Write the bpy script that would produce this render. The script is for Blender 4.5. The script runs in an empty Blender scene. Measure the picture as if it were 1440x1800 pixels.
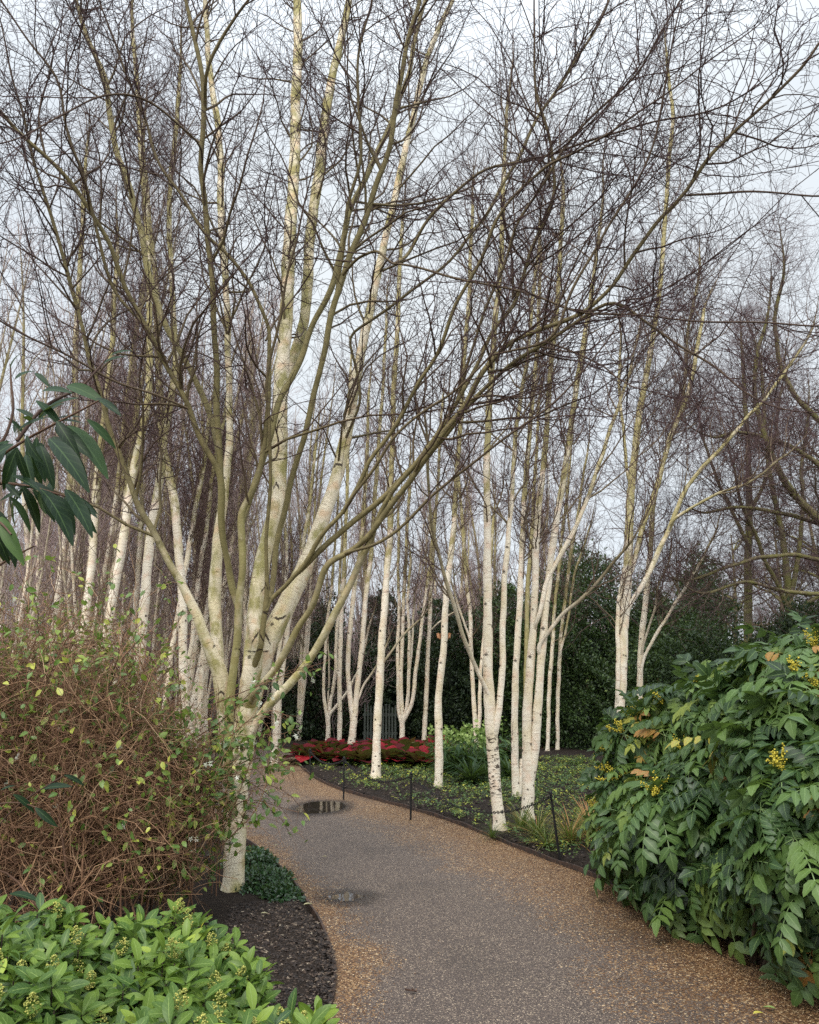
import bpy, math, random
import numpy as np
from mathutils import Vector, Matrix

# ------------------------------------------------------------------ scene, camera, light
S = bpy.context.scene
COL = S.collection
R = math.radians
PITCH = R(11.8)
CAM = np.array([0.0, 0.0, 1.6])
F = 1440.0
cd = bpy.data.cameras.new("camera"); cam = bpy.data.objects.new("camera", cd); COL.objects.link(cam)
cam.location = CAM; cam.rotation_euler = (math.pi / 2 + PITCH, 0, 0)
cd.sensor_fit = 'HORIZONTAL'; cd.sensor_width = 36.0; cd.lens = 36.0
cd.clip_start = 0.05; cd.clip_end = 3000
S.camera = cam

W = bpy.data.worlds.new("World"); S.world = W; W.use_nodes = True
wn = W.node_tree.nodes; wl = W.node_tree.links
wn.clear()
SUN_EL, SUN_ROT = R(48), R(205)
sky = wn.new("ShaderNodeTexSky"); sky.sky_type = 'NISHITA'; sky.sun_disc = False
sky.sun_elevation = SUN_EL; sky.sun_rotation = SUN_ROT; sky.dust_density = 3.0; sky.air_density = 1.0
# an even cloud layer in front of the blue: noise-driven, pale grey
tc = wn.new("ShaderNodeTexCoord"); nz = wn.new("ShaderNodeTexNoise"); nz.inputs['Scale'].default_value = 1.6
nz.inputs['Detail'].default_value = 3.0
rp = wn.new("ShaderNodeValToRGB")
rp.color_ramp.elements[0].position = 0.3; rp.color_ramp.elements[0].color = (8.1, 8.8, 9.7, 1)
rp.color_ramp.elements[1].position = 0.7; rp.color_ramp.elements[1].color = (9.7, 10.3, 10.6, 1)
mx = wn.new("ShaderNodeMix"); mx.data_type = 'RGBA'; mx.inputs[0].default_value = 0.86
bg = wn.new("ShaderNodeBackground"); bg.inputs['Strength'].default_value = 0.085
wo = wn.new("ShaderNodeOutputWorld")
wl.new(tc.outputs['Generated'], nz.inputs['Vector']); wl.new(nz.outputs['Fac'], rp.inputs['Fac'])
wl.new(sky.outputs['Color'], mx.inputs[6]); wl.new(rp.outputs['Color'], mx.inputs[7])
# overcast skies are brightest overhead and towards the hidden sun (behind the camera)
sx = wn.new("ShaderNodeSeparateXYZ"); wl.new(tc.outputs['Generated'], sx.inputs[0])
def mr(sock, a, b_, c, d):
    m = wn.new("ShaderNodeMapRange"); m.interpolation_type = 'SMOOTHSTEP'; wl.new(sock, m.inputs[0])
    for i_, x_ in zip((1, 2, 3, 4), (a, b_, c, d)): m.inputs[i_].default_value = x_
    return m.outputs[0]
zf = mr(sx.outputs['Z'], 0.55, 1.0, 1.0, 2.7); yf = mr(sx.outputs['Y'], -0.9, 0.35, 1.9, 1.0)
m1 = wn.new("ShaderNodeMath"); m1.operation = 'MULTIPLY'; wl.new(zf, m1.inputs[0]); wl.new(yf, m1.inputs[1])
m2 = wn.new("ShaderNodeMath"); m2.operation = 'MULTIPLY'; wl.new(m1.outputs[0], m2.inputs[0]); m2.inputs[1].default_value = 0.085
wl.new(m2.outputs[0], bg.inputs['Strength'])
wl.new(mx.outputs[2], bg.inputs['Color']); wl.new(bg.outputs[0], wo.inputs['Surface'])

sd = bpy.data.lights.new("sun", 'SUN'); so = bpy.data.objects.new("sun", sd); COL.objects.link(so)
sd.energy = 1.5; sd.angle = R(16); sd.color = (1.0, 0.95, 0.88)
so.rotation_euler = (math.pi / 2 - SUN_EL, 0, math.pi - SUN_ROT)   # light comes from behind the camera
sv = S.view_settings
sv.view_transform = 'Standard'; sv.look = 'None'; sv.gamma = 1; sv.use_curve_mapping = False
sv.exposure = 0.30
S.cycles.max_bounces = 5; S.cycles.diffuse_bounces = 2; S.cycles.glossy_bounces = 2
S.cycles.transmission_bounces = 2; S.cycles.caustics_reflective = False; S.cycles.caustics_refractive = False
S.cycles.use_denoising = False

# ------------------------------------------------------------------ pixel helpers (photo is 1440 x 1800)
FW = np.array([0, math.cos(PITCH), math.sin(PITCH)]); UP = np.array([0, -math.sin(PITCH), math.cos(PITCH)])
RT = np.array([1.0, 0, 0])
def ray(u, v):
    return FW + RT * ((u - 720) / F) + UP * ((900 - v) / F)
def P(u, v, Y):
    d = ray(u, v); return CAM + d * (Y / d[1])
def G(u, v, z=0.0):
    d = ray(u, v); return CAM + d * ((z - CAM[2]) / d[2])
def depth(p):
    return float(np.dot(np.asarray(p) - CAM, FW))

# ------------------------------------------------------------------ object helpers
def link(name, data, parent=None, loc=None):
    o = bpy.data.objects.new(name, data); COL.objects.link(o)
    if parent is not None: o.parent = parent
    if loc is not None: o.location = loc
    return o
def thing(name, label, cat, loc=(0, 0, 0), group=None, data=None, kind=None):
    o = link(name, data); o.location = loc
    o["label"] = label; o["category"] = cat
    if group: o["group"] = group
    if kind: o["kind"] = kind
    return o

class MB:
    """collects numpy geometry, builds one mesh"""
    def __init__(s): s.v = []; s.f = []; s.a = []; s.n = 0
    def add(s, v, faces, **attrs):
        v = np.asarray(v, float).reshape(-1, 3)
        for f in (faces if isinstance(faces, (list, tuple)) else [faces]):
            if len(f): s.f.append(np.asarray(f, np.int64) + s.n)
        s.v.append(v); s.a.append((len(v), attrs)); s.n += len(v)
    def mesh(s, name, mat, smooth=True, origin=(0, 0, 0)):
        me = bpy.data.meshes.new(name)
        if s.n:
            v = np.concatenate(s.v) - np.asarray(origin)
            me.vertices.add(len(v)); me.vertices.foreach_set("co", v.astype(np.float32).ravel())
            loops = np.concatenate([f.ravel() for f in s.f]); sizes = np.concatenate([np.full(len(f), f.shape[1]) for f in s.f])
            me.loops.add(len(loops)); me.loops.foreach_set("vertex_index", loops.astype(np.int32))
            me.polygons.add(len(sizes)); st = np.concatenate([[0], np.cumsum(sizes)[:-1]])
            me.polygons.foreach_set("loop_start", st.astype(np.int32))
            me.update(calc_edges=True)
            me.polygons.foreach_set("use_smooth", np.full(len(sizes), bool(smooth)))
            keys = {k for n, a in s.a for k in a}
            for k in sorted(keys):
                vec = k in ('bark', 'lv')
                at = me.attributes.new(k, 'FLOAT_VECTOR' if vec else 'FLOAT', 'POINT')
                out = []
                for n, a in s.a:
                    x = a.get(k, 0.0); x = np.asarray(x, float)
                    if vec: out.append(np.broadcast_to(x, (n, 3)) if x.ndim < 2 else x)
                    else: out.append(np.broadcast_to(x, (n,)) if x.ndim < 1 else x)
                out = np.concatenate(out).astype(np.float32)
                at.data.foreach_set('vector' if vec else 'value', out.ravel())
        if mat: me.materials.append(mat)
        return me
    def build(s, name, mat, parent=None, smooth=True, origin=(0, 0, 0)):
        return link(name, s.mesh(name, mat, smooth, origin), parent)

def nrm(v): return v / np.maximum(np.linalg.norm(v, axis=-1, keepdims=True), 1e-9)

def tubes(mb, PT, RD, sides=5, z0=None, moss=0.0, lump=0.0, rng=None, cap=False):
    """PT (N,K,3), RD (N,K) -> N tubes"""
    N, K, _ = PT.shape
    T = np.gradient(PT, axis=1); T = nrm(T)
    avg = nrm(PT[:, -1] - PT[:, 0])
    ref = np.where(np.abs(avg[:, :1]) < 0.6, np.array([[1.0, 0, 0]]), np.array([[0, 1.0, 0]]))
    B = nrm(np.cross(T, ref[:, None, :])); A = np.cross(B, T)
    ang = np.arange(sides) / sides * 2 * math.pi
    ca, sa = np.cos(ang), np.sin(ang)
    seg = np.linalg.norm(np.diff(PT, axis=1), axis=2)
    along = np.concatenate([np.zeros((N, 1)), np.cumsum(seg, 1)], 1)
    rr = RD[:, :, None] * np.ones(sides)
    if lump and rng is not None:
        ph = rng.uniform(0, 6.28, (N, 1, 4)); a3 = along[:, :, None]
        rr = rr * (1 + lump * (np.sin(a3 * 9 + ang * 2 + ph[..., 0:1]) * .5 + np.sin(a3 * 23 + ang + ph[..., 1:2]) * .35 + np.sin(a3 * 4.1 - ang + ph[..., 2:3]) * .5
                               + np.sin(a3 * 51 + ang * 3 + ph[..., 3:4]) * .2))
    V = PT[:, :, None, :] + rr[..., None] * (A[:, :, None, :] * ca[None, None, :, None] + B[:, :, None, :] * sa[None, None, :, None])
    off = (np.arange(N) * 7.31 % 50)[:, None, None]
    bark = np.stack([RD[:, :, None] * ca + off, RD[:, :, None] * sa + off * 0.37, np.broadcast_to(along[:, :, None] + off, (N, K, sides))], -1)
    rad = np.broadcast_to(RD[:, :, None], (N, K, sides))
    ms = np.broadcast_to(np.asarray(moss, float).reshape(np.asarray(moss).shape + (1,) * (2 - np.asarray(moss).ndim)) if np.asarray(moss).ndim else np.full((N, K), moss), (N, K))
    ms = np.broadcast_to(ms[:, :, None], (N, K, sides))
    i = np.arange(N)[:, None, None] * (K * sides); k = np.arange(K - 1)[None, :, None] * sides; j = np.arange(sides)[None, None, :]
    a = i + k + j; b = i + k + (j + 1) % sides
    Q = np.stack([a, b, b + sides, a + sides], -1).reshape(-1, 4)
    mb.add(V.reshape(-1, 3), Q, bark=bark.reshape(-1, 3), rad=rad.reshape(-1), moss=ms.reshape(-1))

def resample(pts, K):
    pts = np.asarray(pts, float); d = np.concatenate([[0], np.cumsum(np.linalg.norm(np.diff(pts[:, :3], axis=0), axis=1))])
    # Catmull-like smoothing through a dense linear + blur
    t = np.linspace(0, d[-1], K)
    out = np.stack([np.interp(t, d, pts[:, c]) for c in range(pts.shape[1])], 1)
    w = max(1, int(K / (len(pts) * 2.5)))
    if w >= 1:
        for _ in range(2):
            pad = np.concatenate([np.repeat(out[:1], w, 0) * 1, out, np.repeat(out[-1:], w, 0)], 0)
            # reflect the ends so that they stay put
            pad[:w] = 2 * out[0] - out[w:0:-1]; pad[-w:] = 2 * out[-1] - out[-2:-2 - w:-1]
            ker = np.ones(2 * w + 1) / (2 * w + 1)
            out = np.stack([np.convolve(pad[:, c], ker, 'valid') for c in range(out.shape[1])], 1)
    return out

def spawn(rng, PT, RD, n, K=4, t=(0.2, 1.0), ang=(30, 60), length=(0.3, 0.8), up=0.1, wob=0.18, r0=0.004, r1=0.001, rmax=0.6, bias=None, taper_len=0.6, by='len', spread=0.0):
    N, K0, _ = PT.shape
    L = np.linalg.norm(np.diff(PT, axis=1), axis=2).sum(1)
    pr = L / L.sum()
    idx = rng.choice(N, n, p=pr)
    tt = rng.uniform(t[0], t[1], n)
    x = tt * (K0 - 1); i0 = np.minimum(x.astype(int), K0 - 2); fr = (x - i0)[:, None]
    p = PT[idx, i0] * (1 - fr) + PT[idx, i0 + 1] * fr
    rp_ = RD[idx, i0] * (1 - fr[:, 0]) + RD[idx, i0 + 1] * fr[:, 0]
    tan = nrm(PT[idx, i0 + 1] - PT[idx, i0])
    rv = nrm(rng.normal(size=(n, 3)))
    if bias is not None: rv = nrm(rv + np.asarray(bias))
    perp = nrm(rv - (rv * tan).sum(1, keepdims=True) * tan)
    a = np.radians(rng.uniform(ang[0], ang[1], n))[:, None]
    d = np.cos(a) * tan + np.sin(a) * perp
    ln = rng.uniform(length[0], length[1], n) * (1 - taper_len * tt)
    out = np.zeros((n, K, 3)); out[:, 0] = p
    st = (ln / (K - 1))[:, None]
    upv = np.array([0, 0, 1.0])
    for k in range(1, K):
        d = nrm(d + rng.normal(size=(n, 3)) * wob + upv * up)
        out[:, k] = out[:, k - 1] + d * st
    rs = np.minimum(rp_ * rmax, r0 * (0.6 + 0.8 * ln / max(length[1], 1e-6)))
    rs = np.maximum(rs, r1)
    f = np.linspace(0, 1, K)[None, :]
    rd = rs[:, None] * (1 - f) + r1 * f
    return out, rd

# ------------------------------------------------------------------ materials
def mat(name):
    m = bpy.data.materials.new(name); m.use_nodes = True
    nt = m.node_tree; b = nt.nodes["Principled BSDF"]
    return m, nt, b
def N(nt, t, **kw):
    n = nt.nodes.new(t)
    for k, v in kw.items():
        if k.startswith('_'): n.inputs[k[1:]].default_value = v
        else: setattr(n, k, v)
    return n
def ramp(nt, fac, stops, interp='LINEAR'):
    r = nt.nodes.new("ShaderNodeValToRGB"); r.color_ramp.interpolation = interp
    e = r.color_ramp.elements
    while len(e) < len(stops): e.new(0.5)
    for k, (p_, c) in enumerate(stops):
        e[k].position = p_; e[k].color = tuple(c) + (1,) if len(c) == 3 else c
    nt.links.new(fac, r.inputs['Fac']); return r.outputs['Color']
def mixc(nt, fac, a, b, mode='MIX'):
    m = nt.nodes.new("ShaderNodeMix"); m.data_type = 'RGBA'; m.blend_type = mode
    for sock, x in ((0, fac), (6, a), (7, b)):
        if isinstance(x, (int, float)): m.inputs[sock].default_value = x
        elif isinstance(x, tuple): m.inputs[sock].default_value = x + (1,) if len(x) == 3 else x
        else: nt.links.new(x, m.inputs[sock])
    return m.outputs[2]
def mth(nt, op, a, b=None, c=None, clamp=False):
    m = nt.nodes.new("ShaderNodeMath"); m.operation = op; m.use_clamp = clamp
    for i, x in enumerate((a, b, c)):
        if x is None: continue
        if isinstance(x, (int, float)): m.inputs[i].default_value = x
        else: nt.links.new(x, m.inputs[i])
    return m.outputs[0]
def attr(nt, name, vec=False):
    a = nt.nodes.new("ShaderNodeAttribute"); a.attribute_name = name
    return a.outputs['Vector'] if vec else a.outputs['Fac']
def noise(nt, vec, scale, detail=3, rough=0.5):
    n = nt.nodes.new("ShaderNodeTexNoise"); n.inputs['Scale'].default_value = scale; n.inputs['Detail'].default_value = detail
    n.inputs['Roughness'].default_value = rough
    if vec is not None: nt.links.new(vec, n.inputs['Vector'])
    return n.outputs['Fac']
def vmul(nt, vec, s):
    m = nt.nodes.new("ShaderNodeVectorMath"); m.operation = 'MULTIPLY'; nt.links.new(vec, m.inputs[0]); m.inputs[1].default_value = s
    return m.outputs[0]
def bump(nt, b, h, strength=0.4, dist=0.01):
    n = nt.nodes.new("ShaderNodeBump"); n.inputs['Strength'].default_value = strength; n.inputs['Distance'].default_value = dist
    nt.links.new(h, n.inputs['Height']); nt.links.new(n.outputs[0], b.inputs['Normal'])

def bark_material(name, white=(0.80, 0.705, 0.555), pink=(0.72, 0.50, 0.36), cream=(0.68, 0.57, 0.37), moss_c=(0.20, 0.17, 0.055),
                  thin=(0.19, 0.125, 0.085), twig=(0.15, 0.080, 0.078), mid=(0.30, 0.245, 0.13), scar_n=1.0, r_white=0.030, fs=1.0, flaky=None, marks=()):
    m, nt, b = mat(name)
    bk = attr(nt, 'bark', True); rad = attr(nt, 'rad'); ms = attr(nt, 'moss')
    # broad tints
    n1 = noise(nt, vmul(nt, bk, (5, 5, 2.2)), 1.0, 3)
    n2 = noise(nt, vmul(nt, bk, (9, 9, 9)), 1.0, 3)
    c = mixc(nt, ramp(nt, n1, [(0.46, (0, 0, 0)), (0.66, (1, 1, 1))]), white, cream)
    c = mixc(nt, mth(nt, 'MULTIPLY', ramp(nt, n2, [(0.52, (0, 0, 0)), (0.66, (1, 1, 1))]), 0.55), c, pink)
    # thin horizontal peeling bands and lenticels
    n3 = noise(nt, vmul(nt, bk, (4, 4, 42 * fs)), 1.0, 2, 0.5)
    c = mixc(nt, mth(nt, 'MULTIPLY', ramp(nt, n3, [(0.54, (0, 0, 0)), (0.66, (1, 1, 1))]), 0.40), c, (0.48, 0.37, 0.25))
    n4 = noise(nt, vmul(nt, bk, (13, 13, 75 * fs)), 1.0, 1, 0.5)
    c = mixc(nt, mth(nt, 'MULTIPLY', ramp(nt, n4, [(0.67, (0, 0, 0)), (0.72, (1, 1, 1))]), 0.75), c, (0.16, 0.10, 0.06))
    # dark eye-shaped branch scars
    vo = N(nt, "ShaderNodeTexVoronoi"); vo.inputs['Scale'].default_value = 1.0; vo.inputs['Randomness'].default_value = 1.0
    nt.links.new(vmul(nt, bk, (7.5, 7.5, 8.5)), vo.inputs['Vector'])
    wob = mth(nt, 'MULTIPLY', noise(nt, vmul(nt, bk, (70, 70, 70)), 1.0, 2), 0.16)
    dd = mth(nt, 'ADD', vo.outputs['Distance'], wob)
    spot = ramp(nt, dd, [(0.22, (1, 1, 1)), (0.28, (0, 0, 0))])
    sel = mth(nt, 'GREATER_THAN', N_sep(nt, vo.outputs['Color']), 1 - 0.70 * scar_n)
    scar = mth(nt, 'MULTIPLY', spot, sel)
    c = mixc(nt, mth(nt, 'MULTIPLY', scar, 0.86), c, (0.030, 0.020, 0.014))
    # algae and moss, growing with the attribute
    n5 = noise(nt, vmul(nt, bk, (7, 7, 4)), 1.0, 5, 0.65)
    mf = ramp(nt, mth(nt, 'ADD', n5, mth(nt, 'MULTIPLY', mth(nt, 'SUBTRACT', ms, 0.5), 0.55)), [(0.46, (0, 0, 0)), (0.62, (1, 1, 1))])
    n6 = noise(nt, vmul(nt, bk, (26, 26, 20)), 1.0, 3)
    mc = mixc(nt, n6, moss_c, tuple(min(1, x * 1.9) for x in moss_c))
    c = mixc(nt, mth(nt, 'MULTIPLY', mf, 0.86), c, mc)
    # thinner wood is darker: olive-brown limbs, purple-brown twigs
    thinc = mixc(nt, ramp(nt, n6, [(0.35, (0, 0, 0)), (0.65, (1, 1, 1))]), mid, tuple(x * 0.6 for x in mid))
    patch = maprange(nt, mth(nt, 'ADD', noise(nt, vmul(nt, bk, (6, 6, 3)), 1.0, 4, 0.6), mth(nt, 'MULTIPLY', maprange(nt, rad, r_white * 0.45, r_white * 0.9, 1, 0), 0.4)), 0.42, 0.58, 0.25, 1)
    c = mixc(nt, mth(nt, 'MULTIPLY', maprange(nt, rad, r_white * 0.62, r_white, 1, 0), patch), c, thinc)
    geo = N(nt, "ShaderNodeNewGeometry"); ps = geo.outputs['Position']
    if flaky:
        sp = N(nt, "ShaderNodeSeparateXYZ"); nt.links.new(ps, sp.inputs[0])
        band = mth(nt, 'MULTIPLY', maprange(nt, sp.outputs['Z'], flaky[0], flaky[0] + .12, 0, 1), maprange(nt, sp.outputs['Z'], flaky[1] - .15, flaky[1], 1, 0))
        fk = noise(nt, vmul(nt, bk, (16, 16, 34)), 1.0, 3, 0.6)
        c = mixc(nt, mth(nt, 'MULTIPLY', ramp(nt, fk, [(0.53, (0, 0, 0)), (0.58, (1, 1, 1))]), mth(nt, 'MULTIPLY', band, .92)), c, (0.05, 0.032, 0.022))
    c = mixc(nt, maprange(nt, rad, 0.007, 0.015, 1, 0), c, thin)
    c = mixc(nt, maprange(nt, rad, 0.0022, 0.006, 1, 0), c, twig)
    if marks:
        wobm = mth(nt, 'MULTIPLY', mth(nt, 'SUBTRACT', noise(nt, vmul(nt, bk, (30, 30, 45)), 1.0, 3), .5), .05)
        sp = N(nt, "ShaderNodeSeparateXYZ"); nt.links.new(ps, sp.inputs[0])
    for (mp, w_, sl, th_) in marks:   # dark folds of bark round the foot of a limb, shaped like a moustache
        ax_ = mth(nt, 'ABSOLUTE', mth(nt, 'SUBTRACT', sp.outputs['X'], float(mp[0])))
        zz = mth(nt, 'ADD', mth(nt, 'SUBTRACT', sp.outputs['Z'], float(mp[2])), mth(nt, 'MULTIPLY', ax_, sl))
        lim = mth(nt, 'MULTIPLY', maprange(nt, ax_, w_ * .8, w_, 1, 0), mth(nt, 'LESS_THAN', mth(nt, 'ABSOLUTE', mth(nt, 'SUBTRACT', sp.outputs['Y'], float(mp[1]))), .45))
        f_ = mth(nt, 'MULTIPLY', maprange(nt, mth(nt, 'ADD', mth(nt, 'ABSOLUTE', zz), wobm), th_, th_ * 1.7, 1, 0), lim)
        c = mixc(nt, mth(nt, 'MULTIPLY', f_, .92), c, (0.035, 0.022, 0.015))
    nt.links.new(c, b.inputs['Base Color']); b.inputs['Roughness'].default_value = 0.72
    b.inputs['Specular IOR Level'].default_value = 0.25
    h = mth(nt, 'ADD', n3, mth(nt, 'MULTIPLY', n6, 0.6)); h = mth(nt, 'SUBTRACT', h, mth(nt, 'MULTIPLY', scar, 1.0))
    bump(nt, b, h, 0.28, 0.006)
    return m
def N_sep(nt, col):
    s = nt.nodes.new("ShaderNodeSeparateColor"); nt.links.new(col, s.inputs[0]); return s.outputs[0]
def maprange(nt, v, a, b, c, d):
    m = nt.nodes.new("ShaderNodeMapRange"); nt.links.new(v, m.inputs[0])
    for i, x in zip((1, 2, 3, 4), (a, b, c, d)): m.inputs[i].default_value = x
    return m.outputs[0]

def wood_material(name, stops, rough=0.8):
    """colour from 'rnd' + a little noise"""
    m, nt, b = mat(name)
    r = attr(nt, 'rnd'); bk = attr(nt, 'bark', True)
    n = noise(nt, vmul(nt, bk, (30, 30, 8)), 1.0, 3)
    f = mth(nt, 'ADD', mth(nt, 'MULTIPLY', r, 0.8), mth(nt, 'MULTIPLY', mth(nt, 'SUBTRACT', n, 0.5), 0.5))
    c = ramp(nt, f, stops); nt.links.new(c, b.inputs['Base Color']); b.inputs['Roughness'].default_value = rough
    return m

def leaf_material(name, stops, rough=0.38, rib=None, spec=0.5, trans=0.18):
    m, nt, b = mat(name)
    r = attr(nt, 'rnd'); lv = attr(nt, 'lv', True)
    geo = N(nt, "ShaderNodeNewGeometry")
    n = noise(nt, vmul(nt, lv, (4, 4, 1)), 1.0, 2)
    f = mth(nt, 'ADD', r, mth(nt, 'MULTIPLY', mth(nt, 'SUBTRACT', n, 0.5), 0.16))
    c = ramp(nt, f, stops)
    if rib:
        sp = N(nt, "ShaderNodeSeparateXYZ"); nt.links.new(lv, sp.inputs[0])
        w = mth(nt, 'ABSOLUTE', sp.outputs['Y'])
        # side veins running out from the midrib
        vn = mth(nt, 'SINE', mth(nt, 'ADD', mth(nt, 'MULTIPLY', sp.outputs['X'], 42.0), mth(nt, 'MULTIPLY', w, -9.0)))
        vein = mth(nt, 'MULTIPLY', maprange(nt, vn, 0.75, 1.0, 0, 1), 0.22)
        c = mixc(nt, vein, c, rib)
        c = mixc(nt, mth(nt, 'MULTIPLY', maprange(nt, w, 0.03, 0.11, 1, 0), 0.75), c, rib)
    # the underside of a leaf is paler and duller
    under = mixc(nt, 0.35, c, (0.16, 0.22, 0.09))
    c = mixc(nt, geo.outputs['Backfacing'], c, under)
    nt.links.new(c, b.inputs['Base Color']); b.inputs['Roughness'].default_value = rough
    b.inputs['Specular IOR Level'].default_value = spec
    if trans:
        tr = N(nt, "ShaderNodeBsdfTranslucent"); ms = N(nt, "ShaderNodeMixShader"); ms.inputs[0].default_value = trans
        nt.links.new(mixc(nt, 0.5, c, (0.25, 0.42, 0.04)), tr.inputs['Color'])
        nt.links.new(b.outputs[0], ms.inputs[1]); nt.links.new(tr.outputs[0], ms.inputs[2])
        nt.links.new(ms.outputs[0], nt.nodes["Material Output"].inputs['Surface'])
    return m

BARK = bark_material("birch_bark", thin=(.125, .080, .055), twig=(.090, .050, .048), mid=(.27, .215, .12))
BARK_FLAKY = bark_material("birch_bark_flaky", thin=(.125, .080, .055), twig=(.090, .050, .048), flaky=(.32, 1.12))
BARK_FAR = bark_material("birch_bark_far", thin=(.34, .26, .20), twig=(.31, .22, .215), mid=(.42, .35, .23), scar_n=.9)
YH = G(410, 1572)[1]
MARKS = [(P(459, 1108, YH), .070, 1.7, .010), (P(470, 1022, YH), .060, 1.6, .008), (P(390, 1120, YH), .050, 1.9, .010), (P(490, 748, YH + .8), .060, .5, .012), (P(494, 862, YH + .5), .030, 1.5, .012),
         (P(622, 684, YH + .9), .030, .7, .009), (P(598, 828, YH + .7), .045, .4, .012), (P(448, 1146, YH), .10, -.12, .004), (P(484, 1086, YH), .07, -.45, .006), (P(425, 1270, YH), .10, -.1, .004), (P(392, 1216, YH), .030, .8, .008), (P(506, 430, YH + 1.5), .06, .5, .012)]
BARK_HERO = bark_material("birch_bark_near", white=(0.79, 0.69, 0.51), pink=(0.64, 0.39, 0.21), cream=(.64, .54, .31), r_white=0.036, scar_n=0.25, fs=1.7, mid=(.235, .19, .085), thin=(.085, .053, .036), twig=(.058, .030, .030), moss_c=(.185, .165, .045), marks=MARKS)
OLD_BARK = bark_material("dark_bark", white=(0.13, 0.10, 0.065), pink=(0.10, 0.07, 0.045), cream=(0.15, 0.12, 0.05), moss_c=(0.12, 0.115, 0.03),
                         mid=(0.12, 0.095, 0.05), thin=(0.10, 0.07, 0.052), twig=(0.11, 0.062, 0.062), scar_n=0.1)

# ------------------------------------------------------------------ leaf templates
def leaf_template(w=0.4, segs=5, fold=0.12, curl=0.15, profile=None, teeth=0.0, stalk=0.0):
    """leaf along +x, unit length, normal +z"""
    V = []; LV = []; Fc = []
    for i in range(segs + 1):
        t = i / segs
        if profile: wd = profile(t)
        else: wd = math.sin(math.pi * min(1, t ** 0.85)) ** 0.8
        if teeth and 0 < i < segs: wd *= (1 + teeth * (1 if i % 2 else -1))
        wd = max(wd, 0.02) * w * 0.5
        x = stalk + t * (1 - stalk); z = -curl * t * t
        V += [(x, 0, z), (x - 0.0, wd, z + fold * wd * 2), (x, -wd, z + fold * wd * 2)]
        LV += [(t, 0, 0), (t, 1, 0), (t, -1, 0)]
    for i in range(segs):
        a = i * 3; b = a + 3
        Fc += [(a, b, b + 1, a + 1), (a, a + 2, b + 2, b)]
    return np.array(V), np.array(Fc), np.array(LV)

def place(mb, tm, pos, X, Z, sc, rnd, stretch=None):
    V, Fc, LV = tm; n = len(pos); m = len(V)
    X = nrm(X); Y = nrm(np.cross(Z, X)); Z = np.cross(X, Y)
    sc = np.broadcast_to(np.asarray(sc, float), (n,))
    v = (V[None, :, 0:1] * X[:, None] + V[None, :, 1:2] * Y[:, None] + V[None, :, 2:3] * Z[:, None]) * sc[:, None, None] + pos[:, None]
    f = (Fc[None] + (np.arange(n) * m)[:, None, None]).reshape(-1, Fc.shape[1])
    rnd = np.broadcast_to(np.asarray(rnd, float), (n,))
    mb.add(v.reshape(-1, 3), f, rnd=np.repeat(rnd, m), lv=np.tile(LV, (n, 1)))

# ------------------------------------------------------------------ the path outline, from the ground up
RIGHT_PX = [(1440, 1762), (1360, 1716), (1290, 1668), (1243, 1632), (1193, 1605), (1127, 1577), (1077, 1557), (1020, 1535), (960, 1513), (900, 1490), (850, 1468), (780, 1441),
            (700, 1418), (640, 1402), (600, 1391), (562, 1375), (535, 1356), (522, 1342), (527, 1332), (560, 1328.5), (640, 1327), (760, 1324), (900, 1320), (1100, 1316)]
LEFT_PX = [(599, 1790), (600, 1745), (596, 1700), (584, 1660), (566, 1622), (545, 1590), (515, 1550), (480, 1512), (445, 1485), (395, 1455), (330, 1418), (270, 1385), (240, 1362),
           (250, 1345), (300, 1332), (380, 1322), (480, 1316), (600, 1313), (740, 1310), (900, 1308), (1100, 1306)]
rightc = np.array([[3.2, 0.4], [2.9, 1.6]] + [list(G(*p)[:2]) for p in RIGHT_PX])
gl = G(599, 1790)[:2]
leftc = np.array([[-1.3, 0.4], [-0.75, 2.6]] + [list(G(*p)[:2]) for p in LEFT_PX])
rs_ = resample(rightc, 260); ls_ = resample(leftc, 260)
poly = np.concatenate([ls_, rs_[::-1]])
def inside(x, y):
    x = np.asarray(x); y = np.asarray(y); c = np.zeros(x.shape, bool)
    x1, y1 = poly[:, 0], poly[:, 1]; x2, y2 = np.roll(x1, -1), np.roll(y1, -1)
    for a, b_, c_, d_ in zip(x1, y1, x2, y2):
        if b_ == d_: continue
        k = ((b_ > y) != (d_ > y)) & (x < (c_ - a) * (y - b_) / (d_ - b_) + a)
        c ^= k
    return c
def dist_line(x, y, line):
    p = np.stack([np.ravel(x), np.ravel(y)], 1); best = np.full(len(p), 1e9)
    for a, b_ in zip(line[:-1], line[1:]):
        ab = b_ - a; t = np.clip(((p - a) @ ab) / max(ab @ ab, 1e-9), 0, 1)
        d = ((p - a - t[:, None] * ab) ** 2).sum(1); best = np.minimum(best, d)
    return np.sqrt(best).reshape(np.shape(x))
def wavy(x, y, s=1.0, seed=0):
    return (np.sin(x * 2.1 * s + seed) * np.cos(y * 1.7 * s - seed) + 0.6 * np.sin(x * 5.3 * s + y * 3.1 * s + seed * 2) + 0.35 * np.sin(x * 11.7 * s - y * 9.1 * s) +
            0.25 * np.sin(x * 23 * s + 1.3 * seed) * np.sin(y * 26 * s)) / 2.2
def gz(x, y):
    """height of the planted ground"""
    return 0.035 + 0.018 * wavy(x, y, 1.0, 3) + 0.006 * np.sin(x * 41) * np.sin(y * 37)

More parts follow.
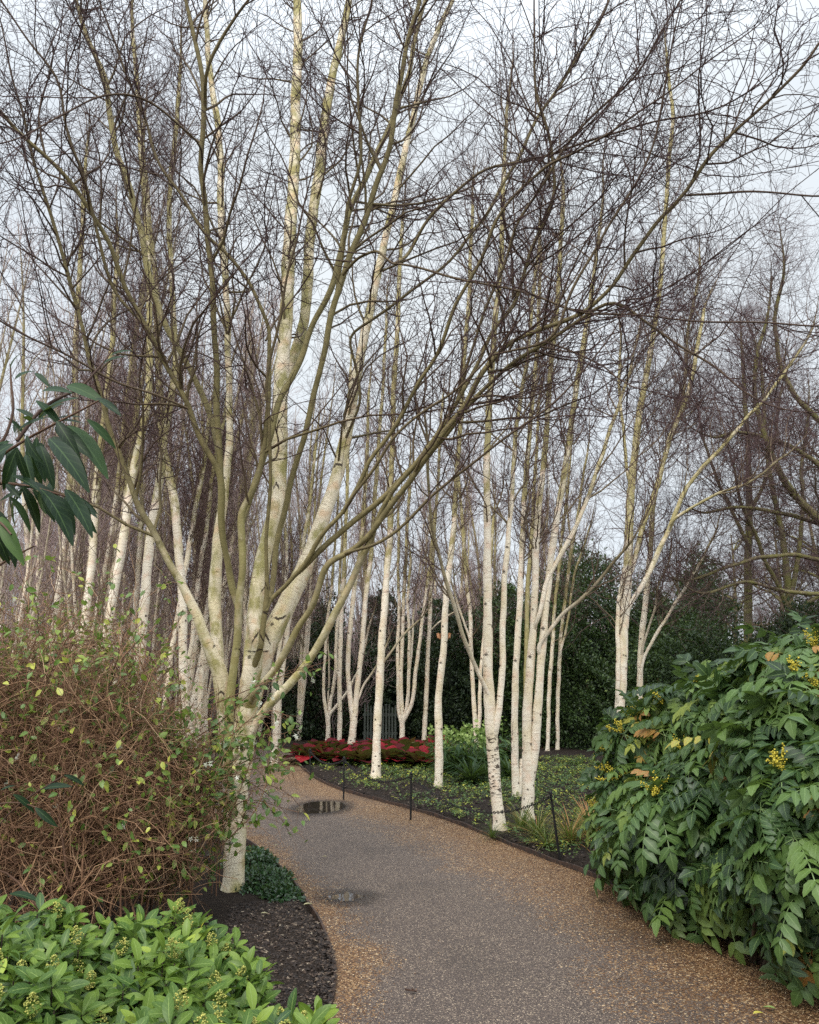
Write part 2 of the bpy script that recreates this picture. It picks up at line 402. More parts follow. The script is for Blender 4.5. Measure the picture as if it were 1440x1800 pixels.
def build_ground():
    fx = np.arange(-9, 9.001, 0.07); fy = np.arange(1.0, 27.001, 0.07)
    cx = 9 + np.cumsum(np.geomspace(0.12, 90, 34)); cy = 27 + np.cumsum(np.geomspace(0.12, 110, 34)); cyn = 1.0 - np.cumsum(np.geomspace(0.12, 60, 22))
    X = np.concatenate([-cx[::-1], fx, cx]); Y = np.concatenate([cyn[::-1], fy, cy])
    xx, yy = np.meshgrid(X, Y); ins = inside(xx, yy)
    near = (np.abs(xx) < 12) & (yy < 30) & (yy > -5)
    d = np.full(xx.shape, 9.0); d[near] = dist_line(xx[near], yy[near], np.concatenate([ls_, ls_[-1:] * 0 + ls_[-1]])); d2 = np.full(xx.shape, 9.0); d2[near] = dist_line(xx[near], yy[near], rs_)
    d = np.minimum(d, d2)
    z = gz(xx, yy); z = np.where(ins, -0.03, np.where(d < 0.08, -0.01, z))
    nx, ny = len(X), len(Y)
    V = np.stack([xx, yy, z], -1).reshape(-1, 3)
    i = (np.arange(ny - 1)[:, None] * nx + np.arange(nx - 1)[None]).ravel()
    m, nt, b = mat("soil")
    geo = N(nt, "ShaderNodeNewGeometry"); ps = geo.outputs['Position']
    n1 = noise(nt, vmul(nt, ps, (3, 3, 3)), 1.0, 5); n2 = noise(nt, vmul(nt, ps, (45, 45, 45)), 1.0, 4, 0.7)
    c = mixc(nt, n1, (0.012, 0.008, 0.006), (0.030, 0.020, 0.014))
    c = mixc(nt, ramp(nt, n2, [(0.5, (0, 0, 0)), (0.75, (1, 1, 1))]), c, (0.050, 0.034, 0.023))
    vo = N(nt, "ShaderNodeTexVoronoi"); vo.inputs['Scale'].default_value = 60; nt.links.new(ps, vo.inputs['Vector'])
    chip = mth(nt, 'MULTIPLY', mth(nt, 'LESS_THAN', vo.outputs['Distance'], 0.22), mth(nt, 'GREATER_THAN', N_sep(nt, vo.outputs['Color']), 0.86))
    c = mixc(nt, mth(nt, 'MULTIPLY', chip, 0.7), c, (0.19, 0.15, 0.11))
    # farther off: leaf litter and grass
    sp = N(nt, "ShaderNodeSeparateXYZ"); nt.links.new(ps, sp.inputs[0])
    far = maprange(nt, sp.outputs['Y'], 22, 30, 0, 1)
    c = mixc(nt, far, c, mixc(nt, n1, (0.05, 0.045, 0.02), (0.085, 0.06, 0.035)))
    nt.links.new(c, b.inputs['Base Color']); b.inputs['Roughness'].default_value = 0.9
    b.inputs['Specular IOR Level'].default_value = 0.2
    bump(nt, b, n2, 1.0, 0.03)
    mb = MB(); mb.add(V, np.stack([i, i + 1, i + nx + 1, i + nx], 1))
    o = mb.build("ground", m); o["kind"] = "structure"

def build_path():
    n = 700; m_ = 60
    A = resample(leftc, n); B = resample(rightc, n)
    t = np.linspace(0, 1, m_)
    V = A[:, None] * (1 - t[None, :, None]) + B[:, None] * t[None, :, None]
    x, y = V[..., 0], V[..., 1]
    dl = dist_line(x, y, ls_); dr = dist_line(x, y, rs_)
    z = 0.004 + 0.004 * wavy(x, y, 0.5, 7)
    i = (np.arange(n - 1)[:, None] * m_ + np.arange(m_ - 1)[None]).ravel()
    m, nt, b = mat("gravel_path")
    geo = N(nt, "ShaderNodeNewGeometry"); ps = geo.outputs['Position']
    el, er = attr(nt, 'el'), attr(nt, 'er')
    nb = noise(nt, vmul(nt, ps, (1.6, 1.6, 1)), 1.0, 4, 0.6)
    nf = noise(nt, vmul(nt, ps, (14, 14, 1)), 1.0, 3, 0.6)
    wob = mth(nt, 'ADD', mth(nt, 'MULTIPLY', mth(nt, 'SUBTRACT', nb, 0.5), 0.9), mth(nt, 'MULTIPLY', mth(nt, 'SUBTRACT', nf, 0.5), 0.35))
    # loose ochre gravel is washed towards both edges, wider on the right
    fl = maprange(nt, mth(nt, 'ADD', el, wob), -0.05, 0.30, 1, 0); fr_ = maprange(nt, mth(nt, 'ADD', er, wob), 0.25, 1.15, 1, 0)
    fg = mth(nt, 'MAXIMUM', fl, fr_)
    def stones(scale):
        v = N(nt, "ShaderNodeTexVoronoi"); v.inputs['Scale'].default_value = scale; nt.links.new(ps, v.inputs['Vector']); return v
    v1 = stones(105); v2 = stones(190)
    s1 = N_sep(nt, v1.outputs['Color']); s2 = N_sep(nt, v2.outputs['Color'])
    base = ramp(nt, s2, [(0.0, (0.018, 0.013, 0.011)), (0.35, (0.068, 0.049, 0.040)), (0.72, (0.118, 0.086, 0.068)), (0.91, (0.23, 0.165, 0.12)), (1.0, (0.70, 0.55, 0.38))])
    bl = mixc(nt, mth(nt, 'MULTIPLY', nb, 0.5), base, (0.085, 0.062, 0.051))
    ochre = ramp(nt, s1, [(0.0, (0.026, 0.012, 0.006)), (0.3, (0.098, 0.044, 0.019)), (0.62, (0.195, 0.098, 0.038)), (0.86, (0.35, 0.205, 0.09)), (1.0, (0.70, 0.52, 0.30))])
    # each stone is either binder or ochre: the share rises towards the edge
    th = mth(nt, 'GREATER_THAN', mth(nt, 'ADD', fg, mth(nt, 'MULTIPLY', mth(nt, 'SUBTRACT', N_sep2(nt, v1.outputs['Color']), 0.5), 0.95)), 0.52)
    c = mixc(nt, th, bl, ochre)
    c = mixc(nt, mth(nt, 'MULTIPLY', fg, 0.25), c, (0.15, 0.085, 0.042))
    damp = noise(nt, vmul(nt, ps, (0.9, 0.55, 1)), 1.0, 5, 0.62)
    c = mixc(nt, mth(nt, 'MULTIPLY', maprange(nt, damp, .50, .66, 0, 1), .38), c, (0.030, 0.022, 0.018))
    nt.links.new(c, b.inputs['Base Color'])
    wet = ramp(nt, noise(nt, vmul(nt, ps, (0.8, 0.8, 1)), 1.0, 2), [(0.4, (0.50,) * 3), (0.65, (0.68,) * 3)])
    nt.links.new(wet, b.inputs['Roughness'])
    h = mth(nt, 'ADD', mth(nt, 'MULTIPLY', v1.outputs['Distance'], -1.0), mth(nt, 'MULTIPLY', v2.outputs['Distance'], -0.6))
    bump(nt, b, h, 0.8, 0.006)
    mb = MB(); mb.add(np.stack([x, y, z], -1).reshape(-1, 3), np.stack([i, i + 1, i + m_ + 1, i + m_], 1), el=dl.ravel(), er=dr.ravel())
    o = mb.build("path", m); o["kind"] = "structure"
    # steel edging, a thin upright strip along both sides
    me, nt, b = mat("rusty_edging")
    geo = N(nt, "ShaderNodeNewGeometry")
    nn = noise(nt, vmul(nt, geo.outputs['Position'], (20, 20, 20)), 1.0, 4)
    nt.links.new(ramp(nt, nn, [(0.35, (0.022, 0.015, 0.012)), (0.7, (0.085, 0.045, 0.028))]), b.inputs['Base Color']); b.inputs['Roughness'].default_value = 0.7
    for line, sgn, nm in ((A, -1, "kerb_edging"), (B, 1, "kerb_edging")):
        t_ = nrm(np.gradient(line, axis=0)); nn_ = np.stack([t_[:, 1], -t_[:, 0]], 1) * sgn
        a = line; bb = line + nn_ * 0.014
        zt = (0.028 if sgn < 0 else 0.045) + 0.006 * np.sin(np.arange(n) * 0.31)
        z0 = np.full(n, -0.05)
        V = np.stack([np.c_[a, z0], np.c_[a, zt], np.c_[bb, zt], np.c_[bb, z0]], 1).reshape(-1, 3)
        k = np.arange(n - 1) * 4
        Fq = np.concatenate([np.stack([k + j, k + j + 1, k + j + 5, k + j + 4], 1) for j in range(3)])
        mb = MB(); mb.add(V, Fq); o = mb.build(nm, me, smooth=False); o["kind"] = "structure"
def N_sep2(nt, col):
    s = nt.nodes.new("ShaderNodeSeparateColor"); nt.links.new(col, s.inputs[0]); return s.outputs[1]

def build_puddles():
    for (u0, u1, v0, v1, sd_, lo, amp) in ((508, 620, 1405, 1436, 3, .50, .22), (552, 668, 1562, 1596, 8, .74, .95)):
        m, nt, b = mat("standing_water")
        b.inputs['Base Color'].default_value = (0.030, 0.023, 0.017, 1); b.inputs['Roughness'].default_value = 0.02
        b.inputs['IOR'].default_value = 1.4
        geo = N(nt, "ShaderNodeNewGeometry"); ps = geo.outputs['Position']
        bump(nt, b, noise(nt, vmul(nt, ps, (7, 7, 7)), 1.0, 2), 0.05, 0.01)
        cov = mth(nt, 'ADD', attr(nt, 'rnd'), mth(nt, 'MULTIPLY', mth(nt, 'SUBTRACT', noise(nt, vmul(nt, ps, (9, 7, 1)), 1.0, 4, .6), .5), amp))
        damp = N(nt, "ShaderNodeBsdfPrincipled"); damp.inputs['Base Color'].default_value = (.035, .026, .021, 1); damp.inputs['Roughness'].default_value = .45
        tr = N(nt, "ShaderNodeBsdfTransparent"); m1_ = N(nt, "ShaderNodeMixShader"); m2_ = N(nt, "ShaderNodeMixShader")
        nt.links.new(mth(nt, 'MULTIPLY', maprange(nt, cov, .05, lo, 0, 1), .62), m1_.inputs[0]); nt.links.new(tr.outputs[0], m1_.inputs[1]); nt.links.new(damp.outputs[0], m1_.inputs[2])
        nt.links.new(maprange(nt, cov, lo - .01, lo + .05, 0, 1), m2_.inputs[0]); nt.links.new(m1_.outputs[0], m2_.inputs[1]); nt.links.new(b.outputs[0], m2_.inputs[2])
        nt.links.new(m2_.outputs[0], nt.nodes["Material Output"].inputs['Surface'])
        c = G((u0 + u1) / 2, (v0 + v1) / 2); rx = (G(u1, (v0 + v1) / 2)[0] - G(u0, (v0 + v1) / 2)[0]) / 2 * 1.15; ry = (G(u0, v0)[1] - G(u0, v1)[1]) / 2 * 1.15
        n, rings = 64, 10; a = np.arange(n) / n * 2 * math.pi; ph = np.random.default_rng(sd_).uniform(0, 6.28, 5)
        w = 1 + .06 * sum(np.sin(a * (k + 2) + ph[k]) / (k + 1) for k in range(5))
        V = [[0, 0, 0]]; r_ = [1.0]
        for j in range(1, rings + 1):
            f = j / rings; V += list(np.c_[np.cos(a) * w * rx * f, np.sin(a) * w * ry * f, np.zeros(n)]); r_ += [1 - f ** 1.6] * n
        V = np.array(V) + np.array([c[0], c[1], .0125]); k = np.arange(n)
        Fq = np.concatenate([np.stack([1 + (j - 1) * n + k, 1 + j * n + k, 1 + j * n + (k + 1) % n, 1 + (j - 1) * n + (k + 1) % n], 1) for j in range(1, rings)])
        mb = MB(); mb.add(V, [Fq, np.stack([np.zeros(n, int), 1 + k, 1 + (k + 1) % n], 1)], rnd=np.array(r_)); o = mb.build("puddle_water", m); o["kind"] = "structure"

build_ground(); build_path(); build_puddles()

# ------------------------------------------------------------------ traced trees
def trace(pts, Y, dY=0.0, curve=1.6):
    """pixel points (u, v, width_px) -> world (x, y, z, radius); depth drifts by dY towards the end"""
    out = []; n = len(pts)
    L = [0]
    for a, b_ in zip(pts[:-1], pts[1:]): L.append(L[-1] + math.hypot(b_[0] - a[0], b_[1] - a[1]))
    w = pts[0][2]
    for k, p in enumerate(pts):
        if len(p) > 2: w = p[2]
        t = (L[k] / max(L[-1], 1)) ** curve
        yy = Y(L[k] / max(L[-1], 1)) if callable(Y) else Y + dY * t
        q = P(p[0], p[1], yy); out.append([*q, w * 0.5 * depth(q) / F])
    return np.array(out)

def extend(pts, rng, length=2.4, end_r=0.003, up=0.12):
    p = pts[-1, :3].copy(); d = nrm(pts[-1, :3] - pts[max(-4, -len(pts)), :3]); r = pts[-1, 3]; n = 7; out = []
    for k in range(1, n + 1):
        d = nrm(d + rng.normal(size=3) * 0.07 + np.array([0, 0, up])); p = p + d * length / n
        out.append([*p, r + (end_r - r) * (k / n) ** 0.8])
    return np.concatenate([pts, out])

def traced_birch(label, Y, stems, seed, group=None, to_ground=True, twig_n=(70, 420, 1700), name="birch_tree", matl=None, thick=1.0, moss_z=(2.6, 4.6), sides=14,
                 moss_max=0.75, cat="birch tree", lengths=(1.7, 0.75, 0.36), exts=None, stem_moss=None, up=0.14, flare=True):
    """stems: list of (points, Y offset at the tip, extension length)"""
    rng = np.random.default_rng(seed); matl = matl or BARK
    lines = []
    for k, st in enumerate(stems):
        pts = st[0]; dY = st[1] if len(st) > 1 else 0; ext = st[2] if len(st) > 2 else 2.2; y0 = st[3] if len(st) > 3 else 0.0
        if callable(dY): q = trace(pts, dY)
        else: q = trace(pts, Y + y0, dY)
        if k == 0 and to_ground:
            g = q[0].copy()
            if g[2] > 0.0:
                d = nrm(q[0, :3] - q[1, :3]); d[2] = min(d[2], -0.8); d = nrm(d)
                steps = g[2] / -d[2]; base = g[:3] + d * steps
                q = np.concatenate([[[*base, q[0, 3] * 1.15]], q])
            q[0, 2] = -0.05
        if k > 0:   # grow out of the centre line of the stem that carries it
            best = None
            for pl in lines:
                pr = resample(pl, 200); dd = np.linalg.norm(pr[:, :3] - q[0, :3], axis=1); i = int(dd.argmin())
                if best is None or dd[i] < best[0]: best = (dd[i], pr, i)
            if best[0] < 0.45:
                pr, i = best[1], best[2]; seg = np.linalg.norm(pr[1, :3] - pr[0, :3]); back = max(1, int((best[0] * .8 + pr[i, 3] * 1.5) / max(seg, 1e-3))); j = max(0, i - back)
                c0 = pr[j].copy(); c0[3] = min(q[0, 3], c0[3] * .8); c1 = (c0 + q[0]) / 2; c1[3] = q[0, 3]
                q = np.concatenate([[c0, c1], q])
        if ext: q = extend(q, rng, ext)
        lines.append(q)
    base = lines[0][0, :3].copy(); base[2] = 0.0
    root = thing(name, label, cat, loc=tuple(base), group=group)
    RS = []
    for k, q in enumerate(lines):
        L = np.linalg.norm(np.diff(q[:, :3], axis=0), axis=1).sum()
        K = int(max(24, L / 0.045)) if q[0, 3] > 0.02 else int(max(20, L / 0.08))
        rs = resample(q, K); rs[:, 3] = np.maximum(rs[:, 3], 0.002)
        if k == 0 and flare:
            zz = np.clip(1 - rs[:, 2] / 0.18, 0, 1); rs[:, 3] *= 1 + 0.30 * zz ** 2
        if k > 0:   # sink the start into its parent
            pass
        # gentle natural waver
        s = np.linspace(0, L, K); amp = np.minimum(1, s / 0.6) * (0.010 if q[0, 3] > .05 else 0.020 if q[0, 3] > .022 else .034)
        ph = rng.uniform(0, 6.28, 2)
        rs[:, 0] += amp * (np.sin(s * 3.1 + ph[0]) * .6 + np.sin(s * 9.7 + ph[1]) * .22); rs[:, 1] += amp * np.sin(s * 2.3 + ph[1]); rs[:, 2] += amp * np.sin(s * 8.3 + ph[0]) * .2
        if k > 2 and len(stems) > 10: rs[:, 3] *= .84
        mb = MB()
        mm = stem_moss[k] if stem_moss and k < len(stem_moss) and stem_moss[k] is not None else None
        ms = np.clip((rs[:, 2] - moss_z[0]) / (moss_z[1] - moss_z[0]), 0, 1) * moss_max if mm is None else np.full(K, mm)
        tubes(mb, rs[None, :, :3], rs[None, :, 3] * thick, sides if rs[:, 3].max() > 0.02 else 7, moss=ms[None], lump=0.075, rng=rng)
        mb.build("trunk" if k == 0 else "limb", matl, root, origin=base)
        RS.append(resample(rs, 40))
    PT = np.stack([r[:, :3] for r in RS]); RD = np.stack([r[:, 3] for r in RS])
    crown = MB()
    n1, n2, n3 = twig_n; l1, l2, l3 = lengths
    keep = np.ones(len(PT), bool)
    A_, Ar = spawn(rng, PT, RD, n1, K=9, t=(0.30, 0.98), ang=(22, 62), length=(l1 * .4, l1 * 1.35), up=up, wob=0.17, r0=0.011, r1=0.0024, taper_len=0.45)
    ok = A_[:, 0, 2] > 2.3; A_, Ar = A_[ok], Ar[ok]
    tubes(crown, A_, Ar, 5)
    ends = PT[:, -16:]; er = RD[:, -16:]
    s_pt = np.concatenate([resample3(A_, 12), resample3(ends, 12)]); s_r = np.concatenate([resample2(Ar, 12), resample2(er, 12)])
    B_, Br = spawn(rng, s_pt, s_r, n2, K=9, t=(0.12, 0.99), ang=(30, 75), length=(l2 * .35, l2 * 1.4), up=up * .5, wob=0.24, r0=0.0048, r1=0.0018, taper_len=0.4)
    tubes(crown, B_, Br, 4)
    both = np.concatenate([resample3(A_, 9), B_]); bothr = np.concatenate([resample2(Ar, 9), Br])
    C_, Cr = spawn(rng, both, bothr, n3, K=5, t=(0.1, 1.0), ang=(30, 78), length=(l3 * .3, l3 * 1.5), up=up * .3, wob=0.32, r0=0.0027, r1=0.0014, taper_len=0.3)
    tubes(crown, C_, Cr, 3)
    crown.build("crown", matl, root, origin=base)
    return root, PT, RD
def resample3(A, K):
    n, k0, _ = A.shape; x = np.linspace(0, k0 - 1, K); i = np.minimum(x.astype(int), k0 - 2); f = (x - i)[None, :, None]
    return A[:, i] * (1 - f) + A[:, i + 1] * f
def resample2(A, K):
    n, k0 = A.shape; x = np.linspace(0, k0 - 1, K); i = np.minimum(x.astype(int), k0 - 2); f = (x - i)[None, :]
    return A[:, i] * (1 - f) + A[:, i + 1] * f

hero = [
 # main trunk and the right leaning stem
 ([(410,1572,38),(412,1480,36),(418,1400,36),(426,1330,38),(434,1260,42),(442,1200,42),(452,1155,44),(472,1122,40),(489,1089,35),(507,1055,33),(524,1024,31),(538,1000,30),(558,944,26),(573,900,24),(587,855,23),(598,811,22),(607,767,21),(616,722,20),(627,660,18),(640,600,16),(650,550,15),(675,425,13),(695,350,12),(715,250,11),(745,125,10),(770,50,9),(795,0,8)], 1.6, 2.0),
 # left upright stem
 ([(440,1190,34),(446,1140,32),(450,1090,31),(454,1045,29),(460,1000,27),(471,950,26),(484,900,27),(490,833,28),(489,789,29),(492,744,29),(495,680,26),(499,620,23),(503,550,23),(507,450,23),(515,350,20),(520,200,18),(523,90,16),(524,0,14)], 2.2, 2.0),
 ([(494,700,20),(506,655,20),(522,615,18),(535,560,18),(540,500,19),(545,425,18),(557,325,18),(570,225,17),(585,125,14),(610,25,12),(620,-30,10)], lambda t: YH + 1.1 + 1.0 * t, 2.0),
 # brown front stem, splitting
 ([(402,1400,18),(400,1310,19),(402,1262,19),(409,1215,18),(413,1178,18),(418,1133,16),(421,1089,15),(421,1055,16),(424,1022,15),(424,985,15),(423,944,15),(423,900,15),(429,889,14),(447,855,13),(464,807,12),(469,767,12),(473,700,10),(474,640,9),(470,575,8),(440,500,7),(400,450,7),(365,415,7),(325,350,6),(285,295,6),(265,250,6),(250,200,5),(215,120,5),(190,40,4)], lambda t: YH - 0.12 - 1.0 * t, 1.4),
 ([(421,1068,14),(411,1040,14),(405,1010,14),(399,978,13),(393,944,14),(391,900,14),(390,870,15),(387,838,14),(376,815,12),(358,784,12),(342,751,11),(331,718,11),(318,690,10),(300,655,10),(280,615,10),(265,585,9),(240,540,9),(215,490,9),(190,425,9),(160,375,9),(125,325,9),(85,280,8),(40,240,8),(0,195,7)], lambda t: YH - 0.15 - 1.4 * t, 1.8),
 ([(388,845,13),(385,800,14),(383,760,13),(383,720,13),(384,660,13),(380,600,12),(371,500,12),(361,400,11),(356,330,11),(353,300,11),(360,250,10),(361,190,10),(361,130,10),(345,85,9),(328,20,8),(322,-20,7)], lambda t: YH - 0.45 - 0.9 * t, 1.8),
 ([(361,130,8),(372,105,8),(388,78,7),(415,35,6),(445,0,5)], lambda t: YH - 1.35 - 0.2 * t, 1.2),
 ([(358,252,5),(330,232,5),(300,210,5),(270,180,5),(245,170,5),(215,168,5),(170,176,4),(120,205,4),(80,230,4),(30,246,3),(0,250,3)], lambda t: YH - 1.2 - 0.9 * t, 0.8),
 ([(384,800,12),(378,755,12),(352,692,12),(330,640,12),(305,600,12),(285,550,13),(262,480,13),(248,425,12),(232,350,12),(218,300,12),(203,250,12),(186,140,10),(155,75,9),(135,0,8)], lambda t: YH - 0.4 + 0.9 * t, 2.0),
 # left bole: low limb to the left and an upright stem behind
 ([(403,1380,22),(398,1320,24),(393,1240,28),(387,1180,32),(372,1146,28),(358,1120,24),(351,1096,22),(340,1073,20),(327,1044,18),(313,1016,16),(300,997,15),(287,972,14),(275,944,13),(262,918,12),(244,889,12),(233,855,12),(220,822,11),(207,789,11),(193,755,10),(183,720,10),(170,675,9),(155,630,9),(140,560,8),(120,480,8),(95,390,7),(60,290,6),(40,200,5)], lambda t: YH + 0.1 - 0.9 * t, 1.5),
 ([(384,1185,26),(379,1150,26),(380,1100,25),(380,1044,26),(381,1000,25),(384,955,21),(392,880,17),(402,789,15),(403,744,14),(405,700,13),(401,600,13),(393,450,14),(389,330,15),(380,200,13),(366,80,11),(358,0,10)], lambda t: YH + 0.25 + 1.2 * t, 2.0),
 # dark stem from the crotch and its right fork
 ([(458,1136,13),(460,1115,12),(465,1089,12),(471,1058,12),(470,1020,8),(470,960,8),(472,900,8),(473,850,7),(474,800,7),(471,740,7),(466,690,6),(480,620,6),(500,540,5),(510,460,5)], lambda t: YH - 0.15 - 0.8 * t, 1.2),
 ([(472,1056,10),(480,1049,10),(500,1033,10),(515,1015,10),(540,991,10),(573,940,10),(600,911,9),(618,878,9),(636,844,9),(649,811,9),(667,782,9),(687,749,9),(716,704,8),(740,665,8),(762,632,8),(785,590,8),(810,530,8),(850,450,7),(870,390,7),(900,345,6),(960,290,6),(1010,270,5),(1080,230,5)], lambda t: YH - 0.2 - 1.6 * t, 1.6),
 ([(620,876,6),(640,847,7),(658,827,7),(668,800,6),(680,778,6),(707,751,6),(732,730,6),(758,713,6),(800,690,5),(850,640,5)], lambda t: YH - 0.7 - 0.6 * t, 1.2),
 # olive limb between the two big stems
 ([(476,1040,11),(480,1005,12),(488,955,12),(496,920,12),(504,893,12),(513,855,12),(524,811,12),(533,767,12),(544,722,12),(552,680,12),(562,635,12),(575,600,12),(590,530,13),(610,480,12),(630,420,12),(652,345,12),(672,285,11),(690,215,11),(710,120,10),(735,30,9)], lambda t: YH - 0.1 - 0.7 * t, 2.0),
 ([(590,530,8),(597,480,8),(600,430,8),(602,380,7),(632,300,7),(640,230,6),(628,120,6),(640,40,5)], lambda t: YH - 0.4 - 0.6 * t, 1.4),
 # forward mossy limb to the upper middle
 ([(432,892,13),(450,840,14),(470,790,13),(490,705,13),(515,665,13),(535,615,12),(545,575,12),(585,500,12),(615,375,12),(650,300,11),(670,250,11),(700,175,10),(722,120,9),(740,30,8)], lambda t: YH - 0.3 + 0.5 * t, 1.8),
 # right low limbs
 ([(450,1215,15),(469,1193,15),(484,1175,15),(511,1138,14),(522,1113,14),(535,1089,13),(551,1067,13),(564,1029,13),(570,1005,13),(578,989,13),(590,981,13),(607,975,12),(631,955,12),(653,933,12),(676,900,12),(689,882,12),(707,860,12),(729,831,12),(762,787,12),(790,750,12),(820,715,11),(850,655,11),(880,617,10),(900,600,9),(950,580,9),(1020,550,9),(1080,500,8),(1120,440,8),(1155,390,8),(1210,340,8),(1250,270,8),(1285,235,7),(1345,185,6),(1410,115,6),(1440,70,5)], lambda t: YH - 0.1 - 2.2 * t, 1.6),
 ([(440,1300,16),(455,1262,18),(473,1240,18),(493,1218,18),(513,1198,18),(535,1169,17),(558,1133,16),(580,1095,16),(598,1060,15),(618,1024,15),(635,987,14),(653,957,13),(661,930,11),(668,900,10),(690,862,10),(720,830,9),(760,770,9),(800,715,8),(840,640,8),(870,580,8),(905,540,8),(930,450,8),(958,378,7),(975,330,7),(968,255,6),(945,175,6),(942,120,5)], lambda t: YH - 0.15 - 1.3 * t, 1.4),
 ([(653,958,7),(675,947,7),(702,927,7),(724,909,7),(760,875,6),(810,832,6),(870,790,5),(930,740,5)], lambda t: YH - 0.9 - 0.7 * t, 1.2),
 ([(530,1008,12),(555,973,12),(578,955,12),(604,940,12),(635,904,12),(673,871,12),(702,842,12),(729,815,12),(762,780,11),(800,742,10),(840,700,9),(900,640,8),(960,610,8),(1020,560,7),(1075,520,7),(1120,560,6),(1180,590,5),(1260,640,5),(1330,700,4)], lambda t: YH - 0.3 - 1.5 * t, 1.0),
 ([(330,718,5),(290,700,5),(235,680,5),(195,668,5),(150,645,5),(110,618,5),(70,600,4),(0,560,4)], lambda t: YH - 1.1 - 0.8 * t, 0.8),
 ([(262,578,7),(240,550,7),(218,540,7),(196,500,7),(178,465,7),(170,410,7),(155,350,6),(140,300,6),(128,260,6),(118,200,5),(108,140,5),(80,100,5),(40,50,4),(0,5,4)], lambda t: YH - 0.9 - 0.9 * t, 1.2),
 ([(690,463,5),(720,465,5),(800,490,5),(880,498,5),(950,520,5),(1000,545,5),(1060,550,5),(1150,560,4),(1260,570,4),(1400,573,4)], lambda t: YH - 0.9 - 1.1 * t, 1.0),
 ([(690,463,5),(660,440,6),(625,452,6),(600,480,7)], lambda t: YH - 0.9 + 0.3 * t, 0),
 ([(1210,342,5),(1260,340,5),(1310,334,5),(1370,332,4),(1440,340,4)], lambda t: YH - 1.75 - 0.4 * t, 0.8),
 ([(720,455,7),(740,410,7),(770,365,7),(800,335,6),(840,300,6),(880,285,6),(940,275,6),(1000,260,5),(1060,235,5),(1150,215,4),(1220,208,4)], lambda t: YH - 0.6 - 1.2 * t, 0.9),
 ([(790,742,6),(820,660,6),(850,560,6),(880,480,6),(900,400,6),(940,340,6),(985,275,6),(1040,200,5),(1130,130,5),(1150,60,4)], lambda t: YH - 0.8 - 1.0 * t, 1.2),
 ([(965,605,6),(1010,500,6),(1060,420,6),(1120,330,5),(1160,230,5),(1165,120,4)], lambda t: YH - 1.6 - 0.6 * t, 1.2),
 ([(635,700,6),(610,590,6),(720,520,6),(800,450,6),(850,380,7),(905,295,7),(950,200,7),(1000,120,6),(1060,30,5)], lambda t: YH + 0.3 - 0.6 * t, 1.2),
]
hm = [0.46, 0.56, 0.62, 0.72, 0.78, 0.8, .8, .8, 0.8, 0.52, 0.50, 0.8, 0.75, .8, 0.8, .8, 0.85, 0.62, 0.55] + [0.75] * 20
traced_birch("large many stemmed birch with spreading mossy limbs beside the left edge of the path", YH, hero, 11, twig_n=(620, 3200, 15000), matl=BARK_HERO, sides=26,
             stem_moss=hm, lengths=(1.7, 0.85, 0.36), up=0.07)

def tb(label, base, stems, seed, **kw):
    Y = G(*base)[1]
    return traced_birch(label, Y, stems, seed, group="white birches standing in the planted beds", **kw)

tb("birch with dark flaky patches on its lower trunk beside the chain", (881, 1464), [
 ([(881,1464,22),(876,1417,21),(868,1354,20),(864,1300,22),(861,1262,22),(859,1208,18),(858,1150,17),(859,1105,16),(856,1000,15),(857,950,13),(856,825,12),(860,700,11),(868,600,10),(878,500,9),(885,350,8),(890,200,6)], 0.6, 1.5),
 ([(866,1232,9),(857,1212,8),(834,1167,7),(809,1104,7),(788,1042,7),(779,1005,6),(767,960,6),(756,880,5),(750,780,5)], -0.5, 1.2),
 ([(871,1285,14),(875,1262,12),(880,1208,11),(884,1125,11),(888,1042,10),(889,1010,10),(892,950,9),(896,900,8),(905,800,8),(915,700,7),(930,600,7),(945,450,6)], 0.9, 1.5)], 21, twig_n=(60, 480, 1900), matl=BARK_FLAKY)
tb("tall pale birch forking into two close stems with the chain passing before it", (926, 1446), [
 ([(926,1446,25),(927,1410,23),(929,1375,21),(926,1320,18),(926,1292,17),(930,1208,16),(935,1150,14),(939,1067,12),(942,967,12),(947,900,11),(957,800,10),(965,700,9),(972,600,9),(983,500,8),(990,350,7)], 0.5, 1.6),
 ([(931,1385,16),(937,1340,16),(942,1292,17),(949,1208,14),(953,1150,14),(958,1067,13),(967,1000,12),(974,950,12),(981,900,11),(1000,775,10),(1015,675,9),(1026,600,8),(1045,480,7),(1060,360,5)], 0.4, 1.6),
 ([(945,1140,8),(950,1128,7),(967,1108,7),(992,1079,7),(1022,1054,6),(1055,1021,6),(1080,985,5),(1110,950,4)], -0.6, 1.0),
 ([(944,1092,7),(950,1075,8),(957,1050,8),(964,1017,8),(983,983,8),(1005,940,8),(1030,880,7),(1060,800,7),(1085,720,6),(1110,640,5)], 0.8, 1.4)], 22, twig_n=(80, 560, 2200))
tb("slim straight birch close behind the forked pale birch", (909, 1405), [
 ([(909,1405,15),(906,1367,14),(904,1292,12),(906,1208,12),(909,1150,11),(912,1083,11),(916,1000,10),(921,930,9),(922,850,9),(933,750,8),(945,600,7),(950,480,6)], 0.4, 1.6),
 ([(912,1402,10),(914,1370,9),(918,1335,9)], 0.1, 0)], 23, twig_n=(50, 400, 1500))
tb("slightly leaning birch rising between the chain posts in front of the red bed", (661, 1370), [
 ([(660,1370,18),(662,1330,15),(663,1292,14),(666,1233,14),(671,1122,13),(678,1055,12),(681,989,11),(685,955,11),(687,900,10),(689,800,9),(692,700,9),(700,550,8),(706,400,6)], 0.3, 1.5),
 ([(669,1170,4),(690,1140,4),(715,1110,4),(745,1085,3)], 0.4, 0.5)], 24, twig_n=(50, 400, 1500))
